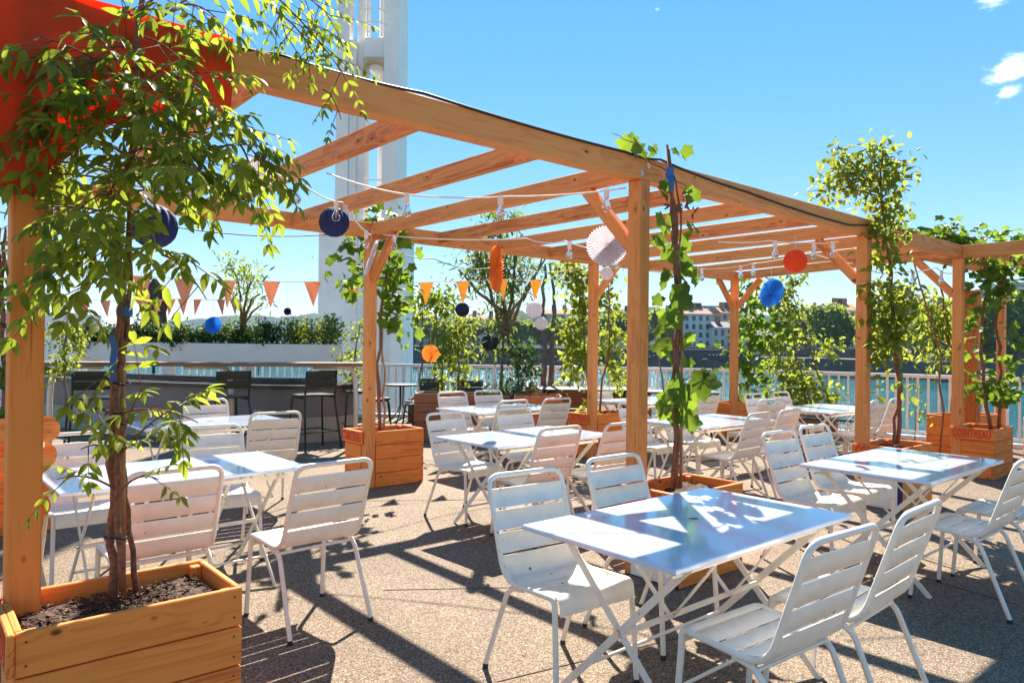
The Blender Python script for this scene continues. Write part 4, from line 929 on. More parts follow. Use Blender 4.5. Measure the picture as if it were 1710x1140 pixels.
# ------------------------------------------------------------------ white metal chairs
def make_chair(name, label):
    r = thing(name, label, 'chair', (0, 0, 0), 0, 'white slatted metal chairs'); w = .222; rt = .0125
    loop = [(-w, .205, .395), (-w, .200, .452), (-w, -.155, .432), (-w+.003, -.305, .882), (w-.003, -.305, .882), (w, -.155, .432), (w, .200, .452), (w, .205, .395)]
    MB().tube(fillet(loop, [.05, .10, .065, .065, .10, .05], 6), rt, 10).build('frame', WHITE, r, True, 60)
    for s in (-1, 1):
        l1 = MB().tube([(s*w, .205, .3965), (s*(w+.008), .232, .02)], rt, 10).build('leg', WHITE, r, True, 60); MB().tube([(s*(w+.008), .232, .021), (s*(w+.0085), .2335, 0)], .0138, 10).build('foot_cap', RUBBER, l1, True, 60)
        l2 = MB().tube(fillet([(s*(w-.004), -.02, .428), (s*(w-.004), -.125, .412), (s*(w+.012), -.282, .02)], .06, 5), rt*.96, 10).build('leg', WHITE, r, True, 60); MB().tube([(s*(w+.012), -.282, .021), (s*(w+.0125), -.2835, 0)], .0138, 10).build('foot_cap', RUBBER, l2, True, 60)
    MB().tube([(-w, -.115, .412), (w, -.115, .412)], .008, 7).build('cross_rod', WHITE, r); MB().tube([(-w, .17, .440), (w, .17, .440)], .008, 7).build('cross_rod', WHITE, r)
    P0, P1 = Vector((0, -.178, .505)), Vector((0, -.302, .872)); 
    def bp(t, o=.0): q = P0.lerp(P1, t); return (q.y+o, q.z)
    xs = w-.010
    for a, b2 in ((.12, .352), (.380, .612), (.640, .872)):
        MB().sheet([bp(a, .006), bp(a+.02, .0), bp((a+b2)/2, -.004), bp(b2-.02, 0), bp(b2, .006)], -xs, xs, .004).build('back_slat', WHITE, r, True, 50)
    MB().sheet([(-.118, .4385), (-.142, .445), (-.160, .462), (-.172, .485), bp(.0), bp(.09, .004)], -xs, xs, .004).build('back_slat', WHITE, r, True, 50)
    for i, (a, b2) in enumerate(((-.110, -.030), (-.021, .062), (.071, .150))):
        zz = lambda y: .4415+.012*((y-.02)/.14)**2
        MB().sheet([(a, zz(a)-.005), (a+.008, zz(a)), ((a+b2)/2, zz((a+b2)/2)), (b2-.008, zz(b2)), (b2, zz(b2)-.005)], -xs, xs, .004).build('seat_slat', WHITE, r, True, 50)
    MB().sheet([(.159, .4515), (.167, .456), (.195, .458), (.215, .447), (.226, .425), (.230, .385)], -xs, xs, .004).build('seat_slat', WHITE, r, True, 50)
    return r
PROTO = make_chair('chair', 'x'); used = False
def chair(x, y, away, label, dyaw=0.0, pull=0.0):         # x, y: middle of the top rail
    global used
    d = NV if away else -NV; rz = heading(d.x, d.y)+dyaw; d = Vector((-math.sin(rz), math.cos(rz), 0))
    c = PROTO if not used else copy_tree(PROTO); used = True
    o = Vector((x, y, 0))+d*(.305+pull); c.location = o; c.rotation_euler = (0, 0, rz); c['label'] = label; return c
CHAIRS = [
 (-.90, 3.73, 1, 'white chair pulled out on open floor right of the left table, showing its back', .06),
 (-1.60, 3.46, 1, 'white chair behind the front left planter box, back to the viewer', .02),
 (-2.85, 4.80, 0, 'white chair on the far side of the left table, nearest the front left post', -.02),
 (-2.20, 5.27, 0, 'white chair on the far side of the left table, farther from the front left post', -.1),
 (-2.06, 6.33, 1, 'white chair with its back to the viewer at the glass table on the left', -.1),
 (-3.27, 7.71, 0, 'white chair facing the viewer across the glass table on the left', -.05),
 (.07, 3.52, 0, 'large white chair at the left end of the foreground table, on its far side', -.08),
 (.57, 4.03, 0, 'white chair on the far side of the foreground table before the middle post', .0),
 (1.13, 2.42, 1, 'nearest white chair, showing its back at the near side of the foreground table', -.06),
 (1.62, 2.83, 1, 'white chair beside the nearest one, right end of the foreground table, back to the viewer', .04),
 (1.97, 5.32, 0, 'white chair left of a pair facing the right table in front of the second post', -.02),
 (2.41, 5.75, 0, 'white chair right of a pair facing the right table, against the second post', -.03),
 (2.95, 4.11, 1, 'white chair with its back to the viewer at the near side of the right table', .0),
 (3.47, 4.54, 1, 'white chair cut by the right edge of the picture at the right table', .02),
 (-.60, 6.50, 0, 'white chair at the left end of the centre table, facing the viewer', .12),
 (.02, 7.03, 0, 'white chair on the far side of the centre table, facing the viewer', .03),
 (.38, 5.43, 1, 'white chair showing its back at the centre table, left of the middle post', .0),
 (.91, 5.79, 1, 'white chair at the centre table half hidden by the front middle post', .02),
 (-.77, 9.31, 0, 'white chair on the far side of the rear centre table, left of two', -.02),
 (-.32, 9.70, 0, 'white chair on the far side of the rear centre table, right of two', -.06),
 (.03, 7.99, 1, 'white chair with back to the viewer at the rear centre table, left of two', .03),
 (.54, 8.37, 1, 'white chair showing its back at the rear centre table, beside the middle back planter', .0),
 (2.35, 6.80, 1, 'white chair at the table by the grape vine, back to the viewer, left of two', .04),
 (2.80, 7.22, 1, 'white chair at the table by the grape vine, back to the viewer, right of two', .05),
 (1.32, 7.98, 0, 'white chair facing the viewer between the middle post and the grape vine stem', .0),
 (1.86, 8.40, 0, 'white chair facing the viewer behind the grape vine stem', .0),
 (3.24, 9.66, 0, 'white chair facing the viewer beside the back right post', -.05),
 (3.76, 10.1, 0, 'white chair facing the viewer among the leaning vine stems', .0),
 (3.12, 8.60, 1, 'white chair left of the rear right table with its back to the viewer', -.25),
 (4.43, 8.68, 1, 'white chair showing its back immediately right of the second front post', .0),
 (4.83, 9.02, 1, 'white chair showing its back just right of the second post, behind the wisteria stem', .03),
 (2.72, 9.86, 1, 'white chair alone by the railing left of the back right post, back to the viewer', -.1),
 (1.32, 10.75, 0, 'white chair facing the viewer just right of the middle back post', .0),
 (2.15, 9.35, 1, 'white chair behind the big grape leaves, back to the viewer', .0),
]
for c in CHAIRS: chair(*c)
# slatted timber armchair behind the left post
wc = thing('timber_chair', 'chair of wide orange wooden slats on a white tube frame behind the front left post', 'chair', (-3.13, 4.20, 0), heading(-.75, .62))
for s in (-1, 1):
    MB().tube(fillet([(s*.27, .28, 0), (s*.26, .24, .42), (s*.26, -.18, .40), (s*.25, -.34, 1.02)], .08), .016, 9).build('frame_tube', TUBEW, wc, True); MB().tube([(s*.26, -.10, .40), (s*.28, -.34, 0)], .015, 9).build('leg', TUBEW, wc, True)
def round_board(name, c, M, L, W, th, parent):
    mb = MB(); pts = []
    for sg in (1, -1):
        for i in range(9):
            a = -math.pi/2+math.pi*i/8; pts.append((sg*(L/2-W*.42+W*.42*math.cos(a)), sg*W/2*math.sin(a)))
    k = len(pts)
    for z in (-th/2, th/2): mb.v += [tuple(M @ Vector((x, y, z))+Vector(c)) for x, y in pts]
    mb.f = [tuple(range(k))[::-1], tuple(range(k, 2*k))]+[(i, (i+1) % k, (i+1) % k+k, i+k) for i in range(k)]
    return mb.build(name, ORW if False else W_PLANT, parent)
Mb = Matrix.Rotation(R(75), 3, 'X')
for i in range(4): round_board('back_slat', (0, -.225-.045*i, .52+.155*i), Mb, .66, .148, .018, wc)
for i in range(3): round_board('seat_slat', (0, -.11+.15*i, .425), Matrix.Identity(3), .62, .14, .018, wc)

# ------------------------------------------------------------------ cloth, cables, lights, paper decorations
def cloth(name, label, top, bot, mat, cat, sagx=.03):
    mb = MB(); m = len(top); rows = 8
    for i in range(m):
        for r in range(rows):
            q = Vector(top[i]).lerp(Vector(bot[i]), r/(rows-1)); q += NV*(-.022*math.sin(i*1.7+r*.5)*(.3+r/rows)*sagx/.03); mb.v.append(tuple(q))
    mb.f = [(i*rows+r, (i+1)*rows+r, (i+1)*rows+r+1, i*rows+r+1) for i in range(m-1) for r in range(rows-1)]
    o = mb.build(name, mat, None, True); md = o.modifiers.new('thickness', 'SOLIDIFY'); md.thickness = .003; return tag(o, label, cat)
ss = np.linspace(-3.62, -2.70, 9)
cloth('banner', 'red orange cloth wrapped over the front left corner of the pergola beam', [PG(s, -.058, HB+BH+.012) for s in ss],
      [PG(s, -.064-.03*(1-i/8), 2.0 if i < 3 else 2.27+.19*((i-3)/5)) for i, s in enumerate(ss)], REDCLOTH, 'cloth')
cloth('awning_strip', 'white pink cloth strip hanging at the left edge beyond the red cloth', [K(-60, -60, 2.75), K(-20, -60, 2.8), K(16, -60, 2.85), K(14, 120, 2.85)][:3], [K(-60, 300, 2.75), K(-20, 340, 2.8), K(8, 300, 2.85)], WHITECLOTH, 'cloth')
def cable(label, pts, sag, mat, r=.006, name='cable'):
    out = []
    for a, b2 in zip(pts[:-1], pts[1:]):
        a, b2 = Vector(a), Vector(b2)
        for i in range(10): t = i/10; out.append(a.lerp(b2, t)-Vector((0, 0, sag*4*t*(1-t))))
    out.append(Vector(pts[-1])); return tag(MB().tube(out, r, 6).build(name, mat, None, True), label, 'cable'), out
zt = HB+BH+.008
cable('black cable sagging along the face and top of the front beam', [PG(-2.75, -.06, zt-.02), PG(-2.5, -.03, zt+.004), PG(-1.75, -.056, zt+.002), PG(-.2, -.058, zt-.012), PG(.15, -.056, zt+.002), PG(1.2, -.058, zt-.06), PG(2.9, -.060, zt-.115), PG(3.5, -.060, zt-.03), PG(4.6, -.058, zt+.0)], .012, CORDK, .008)
cable('thin dark wire sagging between the back left beam ends', [K(-60, 340, 5.4), K(262, 372, 6.2), K(262, 374, 6.2)+Vector((.0, 0, 0)), K(585, 388, 7.4), K(725, 432, 8.4), K(830, 445, 9.2), K(985, 447, 9.8)], .07, CORDK, .005)
def bulb_string(label, pts, sag, spots, group='white festoon light strings'):
    r = thing('string_lights', label, 'string lights', Vector(pts[0]), 0, group); base = Vector(pts[0]); out = []
    for a, b2 in zip(pts[:-1], pts[1:]):
        a, b2 = Vector(a), Vector(b2)
        for i in range(12): t = i/12; out.append(a.lerp(b2, t)-Vector((0, 0, sag*4*t*(1-t)))-base)
    out.append(Vector(pts[-1])-base); MB().tube(out, .0055, 6).build('cord', CORDW, r, True)
    for f in spots:
        q = out[min(len(out)-1, int(f*(len(out)-1)))]
        sk = MB().lathe([(0, .012), (.017, .010), (.019, -.05), (.014, -.058), (0, -.058)], 12, q).build('socket', CORDW, r, True, 40)
        MB().lathe([(.012, -.058), (.016, -.072), (.029, -.10), (.031, -.118), (.024, -.138), (0, -.147)], 14, q).build('bulb', GLASS, r, True)
        MB().tube([(q.x-.006, q.y, q.z-.075), (q.x-.004, q.y, q.z-.12), (q.x+.004, q.y, q.z-.12), (q.x+.006, q.y, q.z-.075)], .0016, 5).build('filament', CORDW, r)
    return r
bulb_string('festoon string from the wisteria to the navy ball and back left post', [K(430, 265, 3.9), K(500, 303, 4.6), K(572, 338, 5.4), K(618, 392, 6.6)], .03, (.32, .62, .7, .97))
bulb_string('festoon string crossing under the front rafters to the middle post', [K(545, 289, 4.4), K(679, 325, 4.7), K(850, 328, 4.75), K(1045, 314, 4.85)], .015, (.335, .665, .97))
bulb_string('festoon string under the middle rafters behind the white fan', [K(640, 392, 7.0), K(880, 398, 6.6), K(943, 402, 6.4), K(1046, 420, 6.0)], .03, (.05, .72, .97))
bulb_string('festoon string along the far rafters left of the orange ball', [K(1090, 452, 8.2), K(1172, 449, 8.4), K(1258, 440, 8.6), K(1352, 420, 7.6), K(1425, 440, 7.2)], .02, (.22, .27, .45, .5, .70))
bulb_string('festoon string before the second front post brace', [K(1200, 404, 6.2), K(1284, 402, 6.3), K(1345, 405, 6.6), K(1400, 404, 7.0)], .012, (.40, .76, .95))
bulb_string('festoon string from the second post to the last front post', [K(1455, 452, 7.4), K(1505, 452, 7.9), K(1562, 446, 8.3), K(1592, 456, 8.5)], .03, (.45, .8))
bulb_string('festoon string hidden behind the wisteria at the left', [K(150, 285, 3.5), K(310, 318, 3.7), K(430, 262, 3.85)], .03, (.3, .56, .9))
def ball(label, u, v, d, rpx, mat, cat='paper ball', string=.12, group='honeycomb paper balls'):
    c = K(u, v, d); r = rpx/F*d; o = thing('paper_ball', label, cat, c, random.uniform(0, 3), group); n_, m_ = 28, 12; mb = MB()
    for i in range(m_+1):
        th = math.pi*i/m_
        for j in range(n_):
            a = 2*math.pi*j/n_; rr = r*(1 if j % 2 else .90)*(1+.015*((i+j//2) % 2)); mb.v.append((rr*math.sin(th)*math.cos(a), rr*math.sin(th)*math.sin(a), r*math.cos(th)))
    for i in range(m_):
        for j in range(n_): a, b2 = i*n_+j, i*n_+(j+1) % n_; mb.f.append((a, a+n_, b2+n_, b2))
    mb.build('honeycomb', mat, o)
    MB().tube([(0, 0, r*.98), (.004, 0, r+string)], .0018, 5).build('string', CORDW, o); return o
def fan(label, u, v, d, rpx, mat, facing, group='pleated paper fans', string=.1, pleats=40):
    c = K(u, v, d); r = rpx/F*d; o = thing('paper_fan', label, 'paper fan', c, 0, group); f = Vector(facing).normalized(); x, y = frame_of(f); mb = MB(); dep = r*.07
    for j in range(pleats*2):
        a = math.pi*j/pleats; z = dep*(1 if j % 2 else -1)
        for q, zz in ((.06, .3), (.55, .8), (1.0 if j % 2 else .94, 1)): w = x*math.cos(a)*r*q+y*math.sin(a)*r*q+f*z*zz; mb.v.append(tuple(w))
    n2 = pleats*2
    for j in range(n2):
        b2 = ((j+1) % n2)*3; a = j*3; mb.f += [(a, a+1, b2+1, b2), (a+1, a+2, b2+2, b2+1)]
    mb.build('pleated_disc', mat, o); MB().tube([(0, 0, r*.97), (0, 0, r+string)], .0018, 5).build('string', CORDW, o)
    cm = MB(); cm.lathe([(0, .0), (r*.07, 0), (r*.07, .004), (0, .004)], 14); M = Matrix((x, y, f)).transposed(); cm.v = [tuple(M @ Vector(q)+f*dep*.35) for q in cm.v]; cm.build('centre_disc', mat, o); return o
ball('large navy paper ball behind the wisteria leaves on the left', 257, 378, 4.2, 37, NAVY); ball('navy paper ball hanging under the rafter left of the back left post', 558, 371, 5.4, 25, NAVY)
ball('orange red paper ball before the second front post', 1328, 436, 6.4, 19, ORANGEP); ball('small white paper ball right under the big white fan', 1013, 457, 5.7, 10.5, WHITEPAP, string=.02)
ball('navy paper ball in the sky left of the willow-leaved tree', 772, 517, 11.5, 12, NAVYD); ball('navy paper ball behind the willow trunk leaves', 818, 571, 12, 14, NAVYD)
ball('larger white paper ball of two by the thin tree stems', 892, 517, 10.5, 14, WHITEPAP); ball('smaller white paper ball below the larger one by the thin tree stems', 904, 540, 10.4, 11, WHITEPAP, string=.02)
ball('white paper ball right beside the back left post', 640, 536, 9.5, 9, WHITEPAP)
fan('big white pleated fan left of the front middle post', 1014, 410, 5.7, 35, WHITEPAP, (-.12, -1, .0)); fan('white pleated fan seen edge-on before the back left post', 620, 431, 6.6, 31, WHITEPAP, (-1, -.15, .35))
fan('orange pleated fan seen edge-on at the centre', 829, 448, 7.0, 40, AMBERD, (1, -.28, -.05)); fan('bright blue pleated fan under the far rafters at the right', 1288, 489, 6.9, 25, BLUEP, (-1, -.62, .25))
fan('amber paper fan above the railing right of the tower', 719, 590, 10.5, 15, AMBERP, (.1, -1, .1), string=.3); fan('blue paper rosette in front of the hedge box', 356, 543, 10.5, 15, BLUEP, (0, -1, .15), string=.4)
fan('small dark paper rosette in the sky left of the tower', 480, 520, 11.0, 6.5, NAVYD, (0, -1, 0), string=.5, pleats=20)
fan('white pleated fan behind the wisteria tips at the left', 425, 292, 4.0, 33, WHITEPAP, (.2, -1, .2)); fan('peach pleated fan among the wisteria stems at the left', 236, 492, 4.8, 19, PEACH, (1, -.22, .1))
def bunting(label, pts, sag, flags, w, h, mats, yaw=0):
    base = Vector(pts[0]); r = thing('bunting', label, 'bunting', base); out = []
    for a, b2 in zip(pts[:-1], pts[1:]):
        a, b2 = Vector(a), Vector(b2)
        for i in range(12): t = i/12; out.append(a.lerp(b2, t)-Vector((0, 0, sag*4*t*(1-t)))-base)
    out.append(Vector(pts[-1])-base); MB().tube(out, .004, 5).build('cord', CORDW, r)
    def u_of(q): q = q+base; return 855+F*q.x/q.y
    for i, f in enumerate(flags):
        if f > 1:
            us = [u_of(q) for q in out]; j = max([q for q in range(len(us)) if us[q] <= f] or [0]); j = min(j, len(us)-2); fl = (j+(f-us[j])/(us[j+1]-us[j]))/(len(out)-1); fu, f = f, fl
        k = f*(len(out)-1); j = min(int(k), len(out)-2); q = out[j].lerp(out[j+1], k-j); d = (out[j+1]-out[j]).normalized(); tw = random.uniform(-.35, .35)+yaw; d = Matrix.Rotation(tw, 3, 'Z') @ d; nn = Vector((-d.y, d.x, 0))
        a, b2, c = q-d*w/2, q+d*w/2, q-Vector((0, 0, h))+nn*random.uniform(-.05, .05); m1 = (a+b2)/2*.5+c*.5+nn*.012
        mb = MB(); P = [a, b2, c, m1, (a+c)/2, (b2+c)/2, (a+b2)/2]; th = nn*.0012
        mb.v = [tuple(p+th) for p in P]+[tuple(p-th) for p in P]; fs = [(0, 6, 3, 4), (6, 1, 5, 3), (4, 3, 2), (3, 5, 2)]
        mb.f = fs+[tuple(x+7 for x in f_[::-1]) for f_ in fs]; mb.build('pennant', mats[i % len(mats)] if not callable(mats) else mats(u_of(q)), r)
    return r
bunting('long bunting of orange and yellow pennants across the middle', [K(150, 455, 6.6), K(545, 470, 8.4), K(840, 466, 9.6), K(940, 462, 10.4)], .03, (236, 307, 381, 452, 521, 587, 711, 772, 838, 894), .20, .29, lambda f: PEACH if f < 560 else YELLOWP)
bunting('short bunting of small peach pennants before the closed parasol', [K(120, 500, 10.2), K(300, 499, 10.6), K(445, 497, 11.0)], .02, (140, 175, 236, 262, 285, 304, 329, 368, 390), .17, .24, lambda f: PEACH, .8)

k = 70
P = np.stack([rng.uniform(-3, 5.5, k), rng.uniform(2.2, 9, k), np.full(k, .006)], 1); D = unit(k); D[:, 2] *= .12; NN = unit(k)*.25; NN[:, 2] = 1
o = instances('leaf_litter', OVAL[0], OVAL[1], P, rotmats(D, NN), rng.uniform(.02, .05, k), leafmat('fallen leaf', (.10, .07, .025), (.16, .13, .03), (.2, .18, .03), .2), None); tag(o, kind='stuff')

# ================================================================== PLANTS
# wisteria in the front left planter: stems, then sprays aimed at where they hang
wi = Plant('wisteria', 'large backlit wisteria with twisted brown stems in the front left planter', 'climbing plant', K(192, 980, 2.72))
st = []
st += wi.stem([K(188, 1000, 2.72), K(186, 880, 2.72), K(190, 740, 2.72), K(200, 560, 2.72), K(208, 330, 2.70), K(228, 150, 2.68), K(238, -80, 2.66)], .0175, .009, n=10)
wi.stem([K(205, 985, 2.70), K(196, 850, 2.69), K(197, 700, 2.69), K(188, 600, 2.69), K(207, 480, 2.69)], .013, .009, n=9)
wi.stem([K(228, 990, 2.80), K(214, 850, 2.78), K(200, 760, 2.75), K(204, 600, 2.74), K(216, 420, 2.72), K(222, 200, 2.70)], .011, .008, n=8)
stake = MB().tube([wi.L(K(206, 990, 2.74)), wi.L(K(206, 500, 2.74)), wi.L(K(232, 150, 2.74))], .009, 8).build('stake', STAKE, wi.root, True)
for v in (895, 705, 690, 640, 745): 
    a = K(196, v, 2.71); MB().tube([wi.L(a+Vector((.045*math.cos(t), .04*math.sin(t), .006*math.sin(3*t)))) for t in np.linspace(0, 6.28, 12)], .0035, 5).build('tie', BLACK, wi.root)
rb = MB().sheet([(0, 0), (.02, -.06), (.0, -.13), (.015, -.17)], -.012, .012, .001).build('ribbon', TIE, wi.root); rb.location = wi.L(K(187, 560, 2.64)); MB().lathe([(.026, -.02), (.029, 0), (.026, .02)], 12).build('blue_tie', TIE, wi.root).location = wi.L(K(208, 520, 2.71))
SPR = []   # (start u,v,d) (end u,v,d) sprays
def spray(a, b2, n_, k=5, ln=.26, sz=.084, dr=.5, tw=.005, jd=.25):
    n_ = max(2, round(n_*1.2)); sz *= .92
    a = K(*a); b2 = K(*b2); mid = a.lerp(b2, .5)+Vector((0, 0, .06)); pts = [a.lerp(mid, t) if t < 0 else (a*(1-t)**2+mid*2*t*(1-t)+b2*t*t) for t in np.linspace(0, 1, 7)]
    wi.twig(pts, tw)
    for i in range(n_):
        t = .25+.75*(i+.5)/n_; j = min(int(t*6), 5); p = pts[j].lerp(pts[j+1], t*6-j); ax = (pts[j+1]-pts[j]).normalized()
        d = ax*.5+Vector((random.uniform(-1, 1), random.uniform(-1, 1)*jd*2, random.uniform(-.65, .45)))
        wi.pinnate(p, d, ln*random.uniform(.75, 1.2), k, sz, dr)
T = 2.68
for (a, b2, n_) in (((225, 150), (60, 60), 6), ((228, 120), (150, 100), 6), ((225, 170), (80, 170), 6), ((230, 60), (330, 130), 5), ((226, 160), (250, 140), 6), ((222, 200), (120, 215), 6), ((222, 190), (300, 170), 6), ((232, 40), (200, 30), 5),
                    ((230, 80), (110, 110), 5), ((228, 110), (190, 70), 4), ((226, 180), (300, 120), 4), ((224, 130), (170, 150), 5), ((212, 300), (60, 255), 7), ((211, 310), (30, 300), 5), ((212, 290), (140, 280), 6), ((214, 280), (250, 275), 6), ((212, 300), (180, 330), 5),
                    ((216, 260), (320, 235), 6), ((216, 250), (380, 225), 6), ((216, 255), (290, 270), 6), ((216, 250), (340, 290), 5), ((210, 330), (130, 350), 5), ((210, 330), (290, 330), 4), ((210, 350), (90, 390), 4), ((208, 370), (130, 420), 4), ((208, 380), (110, 470), 4),
                    ((206, 410), (170, 430), 4),
                    ((213, 280), (40, 200), 6), ((212, 300), (20, 270), 5), ((214, 260), (90, 230), 5), ((226, 140), (30, 110), 5), ((212, 300), (330, 270), 5), ((208, 370), (60, 350), 5)):
    spray((*a, T), (*b2, T+random.uniform(-.42, .12)), n_)
spray((380, 225, 2.7), (440, 280, 2.8), 6, 5, .24, .075); spray((340, 230, 2.6), (425, 215, 2.75), 5, 5, .24, .075); spray((400, 240, 2.75), (430, 325, 2.9), 5, 5, .22, .07); spray((360, 260, 2.65), (400, 300, 2.7), 4, 5, .22, .075)
spray((207, 420, 2.7), (325, 440, 2.55), 4, 5, .2, .085); spray((270, 425, 2.6), (345, 500, 2.58), 2, 3, .16, .085); spray((206, 430, 2.7), (120, 505, 2.5), 4, 5, .2, .08); 
spray((232, 60, 2.67), (430, -60, 2.9), 3); spray((235, 20, 2.67), (300, -10, 2.6), 4); spray((300, 10, 2.7), (370, 40, 2.8), 4, 5, .24); spray((420, -40, 2.9), (575, 125, 3.05), 9, 5, .2, .055, .5, .005); spray((430, -40, 2.9), (555, 30, 3.1), 8, 5, .2, .052); spray((450, 0, 2.95), (480, 70, 3.0), 3, 5, .18, .052)
spray((460, 20, 2.95), (530, 100, 3.0), 5, 5, .18, .05); spray((540, 150, 3.05), (570, 200, 3.05), 2, 4, .14, .04)
spray((200, 600, 2.69), (228, 560, 2.6), 2, 3, .13, .065); spray((200, 690, 2.69), (330, 705, 2.55), 4, 4, .17, .075); spray((200, 760, 2.69), (310, 675, 2.55), 4, 4, .17, .072); spray((198, 700, 2.69), (120, 690, 2.5), 3, 4, .17, .072)
spray((196, 650, 2.69), (150, 645, 2.5), 2, 4, .15, .07); spray((197, 820, 2.69), (95, 800, 2.5), 2, 5, .18, .06); spray((200, 820, 2.7), (265, 800, 2.6), 2, 4, .16, .055); spray((200, 740, 2.69), (245, 640, 2.55), 2, 4, .16, .075); spray((198, 765, 2.69), (135, 750, 2.5), 2, 4, .16, .065)
wi.finish(OVAL, LEAF_WIST, 'wisteria', 300)

# grape vine at the front middle post
gv = Plant('grape_vine', 'tall grape vine with broad lobed leaves climbing right of the front middle post', 'climbing plant', K(1130, 805, 4.75))
gv.stem([K(1130, 815, 4.75), K(1128, 700, 4.75), K(1132, 560, 4.75), K(1127, 420, 4.73), K(1122, 330, 4.70), K(1116, 250, 4.68)], .020, .009)
gv.stem([K(1122, 815, 4.73), K(1123, 640, 4.73), K(1129, 480, 4.72), K(1130, 360, 4.70), K(1112, 290, 4.69)], .013, .007); gv.stem([K(1137, 600, 4.74), K(1134, 450, 4.72), K(1137, 350, 4.7), K(1124, 290, 4.7)], .008, .006)
MB().tube([gv.L(K(1137, 815, 4.77)), gv.L(K(1139, 500, 4.77)), gv.L(K(1114, 242, 4.77))], .010, 8).build('stake', STAKE, gv.root, True)
tb = MB().sheet([(0, .05), (.012, .0), (-.01, -.05), (.01, -.11)], -.028, .022, .001).build('ribbon', TIE, gv.root); tb.location = gv.L(K(1120, 292, 4.62))
def gleaf(u, v, d, size, jit=.35):
    p = K(u, v, d); dn = Vector((random.uniform(-.9, .9), random.uniform(-.7, .3), -1)); nn = Vector((random.uniform(-1.0, 1.0), random.uniform(-1, -.2), .5+random.uniform(-.5, .5)))
    gv.add(p-dn.normalized()*size*.4, dn, nn, size*random.uniform(.6, 1.2))
for (u, v, ru, rv, n_, sz) in ((1062, 245, 24, 14, 9, .12), (1090, 255, 12, 12, 3, .12), (1128, 262, 24, 18, 5, .13), (1150, 325, 16, 20, 4, .15), (1108, 322, 14, 14, 2, .12), (1112, 385, 18, 22, 7, .16), (1152, 375, 14, 20, 4, .15), (1130, 415, 24, 26, 10, .16),
                            (1110, 455, 14, 20, 4, .14), (1150, 455, 14, 22, 5, .14), (1140, 480, 14, 10, 3, .12), (1112, 505, 16, 14, 4, .16), (1150, 505, 14, 14, 3, .16), (1122, 530, 26, 18, 7, .16), (1106, 560, 14, 18, 4, .16), (1148, 570, 10, 14, 3, .13),
                            (1118, 600, 14, 20, 4, .13), (1145, 600, 8, 10, 2, .1), (1172, 640, 18, 16, 3, .22), (1140, 645, 16, 20, 6, .19), (1125, 668, 18, 20, 6, .19), (1152, 690, 14, 22, 4, .17), (1128, 380, 22, 30, 6, .13), (1132, 470, 22, 40, 8, .12), (1106, 690, 14, 14, 4, .16), (1140, 700, 16, 10, 3, .15)):
    for i in range(max(2, int(n_*.72))):
        a = random.uniform(0, 6.28); q = math.sqrt(random.random()); gleaf(u+ru*q*math.cos(a), v+rv*q*math.sin(a), 4.72+random.uniform(-.2, .16), sz*.80)
gv.twig([K(1116, 285, 4.69), K(1085, 272, 4.66), K(1065, 240, 4.64), K(1022, 222, 4.62)], .005); gv.twig([K(1130, 640, 4.74), K(1150, 630, 4.7), K(1176, 622, 4.66)], .005); gv.twig([K(1128, 690, 4.74), K(1108, 678, 4.7)], .004); gv.twig([K(1125, 300, 4.7), K(1150, 312, 4.68)], .004)
gv.finish(GRAPE, LEAF_GRAPE, 'grape', 200)
dr = Plant('dry_leaf_cluster', 'dry dark red leaves caught in the grape vine top', 'leaves', K(1145, 350, 4.66)); dr.blob(K(1143, 338, 4.66), (.05, .05, .05), 14, .05, 7); dr.blob(K(1150, 358, 4.66), (.03, .03, .04), 8, .05, 4); dr.finish(OVAL, DRY)

# tall wisteria at the second front post
w2 = Plant('wisteria', 'tall pale green wisteria rising above the beam at the second front post', 'climbing plant', K(1498, 737, 7.05))
w2.stem([K(1498, 742, 7.05), K(1500, 620, 7.05), K(1488, 480, 7.0), K(1478, 380, 6.95), K(1470, 300, 6.95), K(1474, 250, 6.95)], .020, .008, BARK); w2.stem([K(1492, 742, 7.03), K(1500, 660, 7.05), K(1494, 560, 7.02), K(1485, 440, 7.0)], .015, .010)
THIN = .78
def wblob(pl, u, v, d, ru, rv, count, size=.07, clump=6, dep=.75): r = ru/F*d; pl.blob(K(u, v, d), (r, r*dep, rv/F*d), int(count*THIN), size, clump)
for a in ((1420, 285, 6.95, 30, 40, 420), (1462, 285, 6.9, 34, 50, 520), (1400, 300, 6.9, 22, 28, 160), (1362, 318, 6.9, 20, 14, 60), (1375, 330, 6.9, 14, 12, 40), (1495, 285, 6.95, 26, 26, 200), (1398, 258, 6.9, 14, 12, 60), (1466, 246, 6.95, 12, 12, 60), (1475, 345, 6.95, 34, 34, 420),
          (1528, 295, 6.95, 10, 12, 22), (1462, 385, 6.9, 16, 20, 120), (1492, 390, 6.95, 18, 22, 150), (1475, 430, 6.95, 22, 26, 220), (1468, 500, 6.95, 22, 34, 380), (1495, 520, 6.98, 30, 44, 640), (1478, 560, 6.95, 26, 30, 360), (1465, 590, 6.95, 16, 18, 130), (1500, 590, 7.0, 18, 16, 130), (1512, 490, 7, 16, 30, 160), (1505, 660, 7, 10, 30, 22), (1470, 655, 6.9, 14, 8, 24)):
    wblob(w2, *a[:5], int(a[5]*(.5 if a[1] > 400 else .68)), .088 if a[1] > 400 else .072)
for (u, v) in ((1350, 320), (1400, 262), (1445, 250), (1525, 300), (1420, 300)): w2.twig([K(1474, 330, 6.95), K((1474+u)/2, (330+v)/2-14, 6.92), K(u, v, 6.9)], .008)
w2.finish(LANCE, LEAF_PALE)
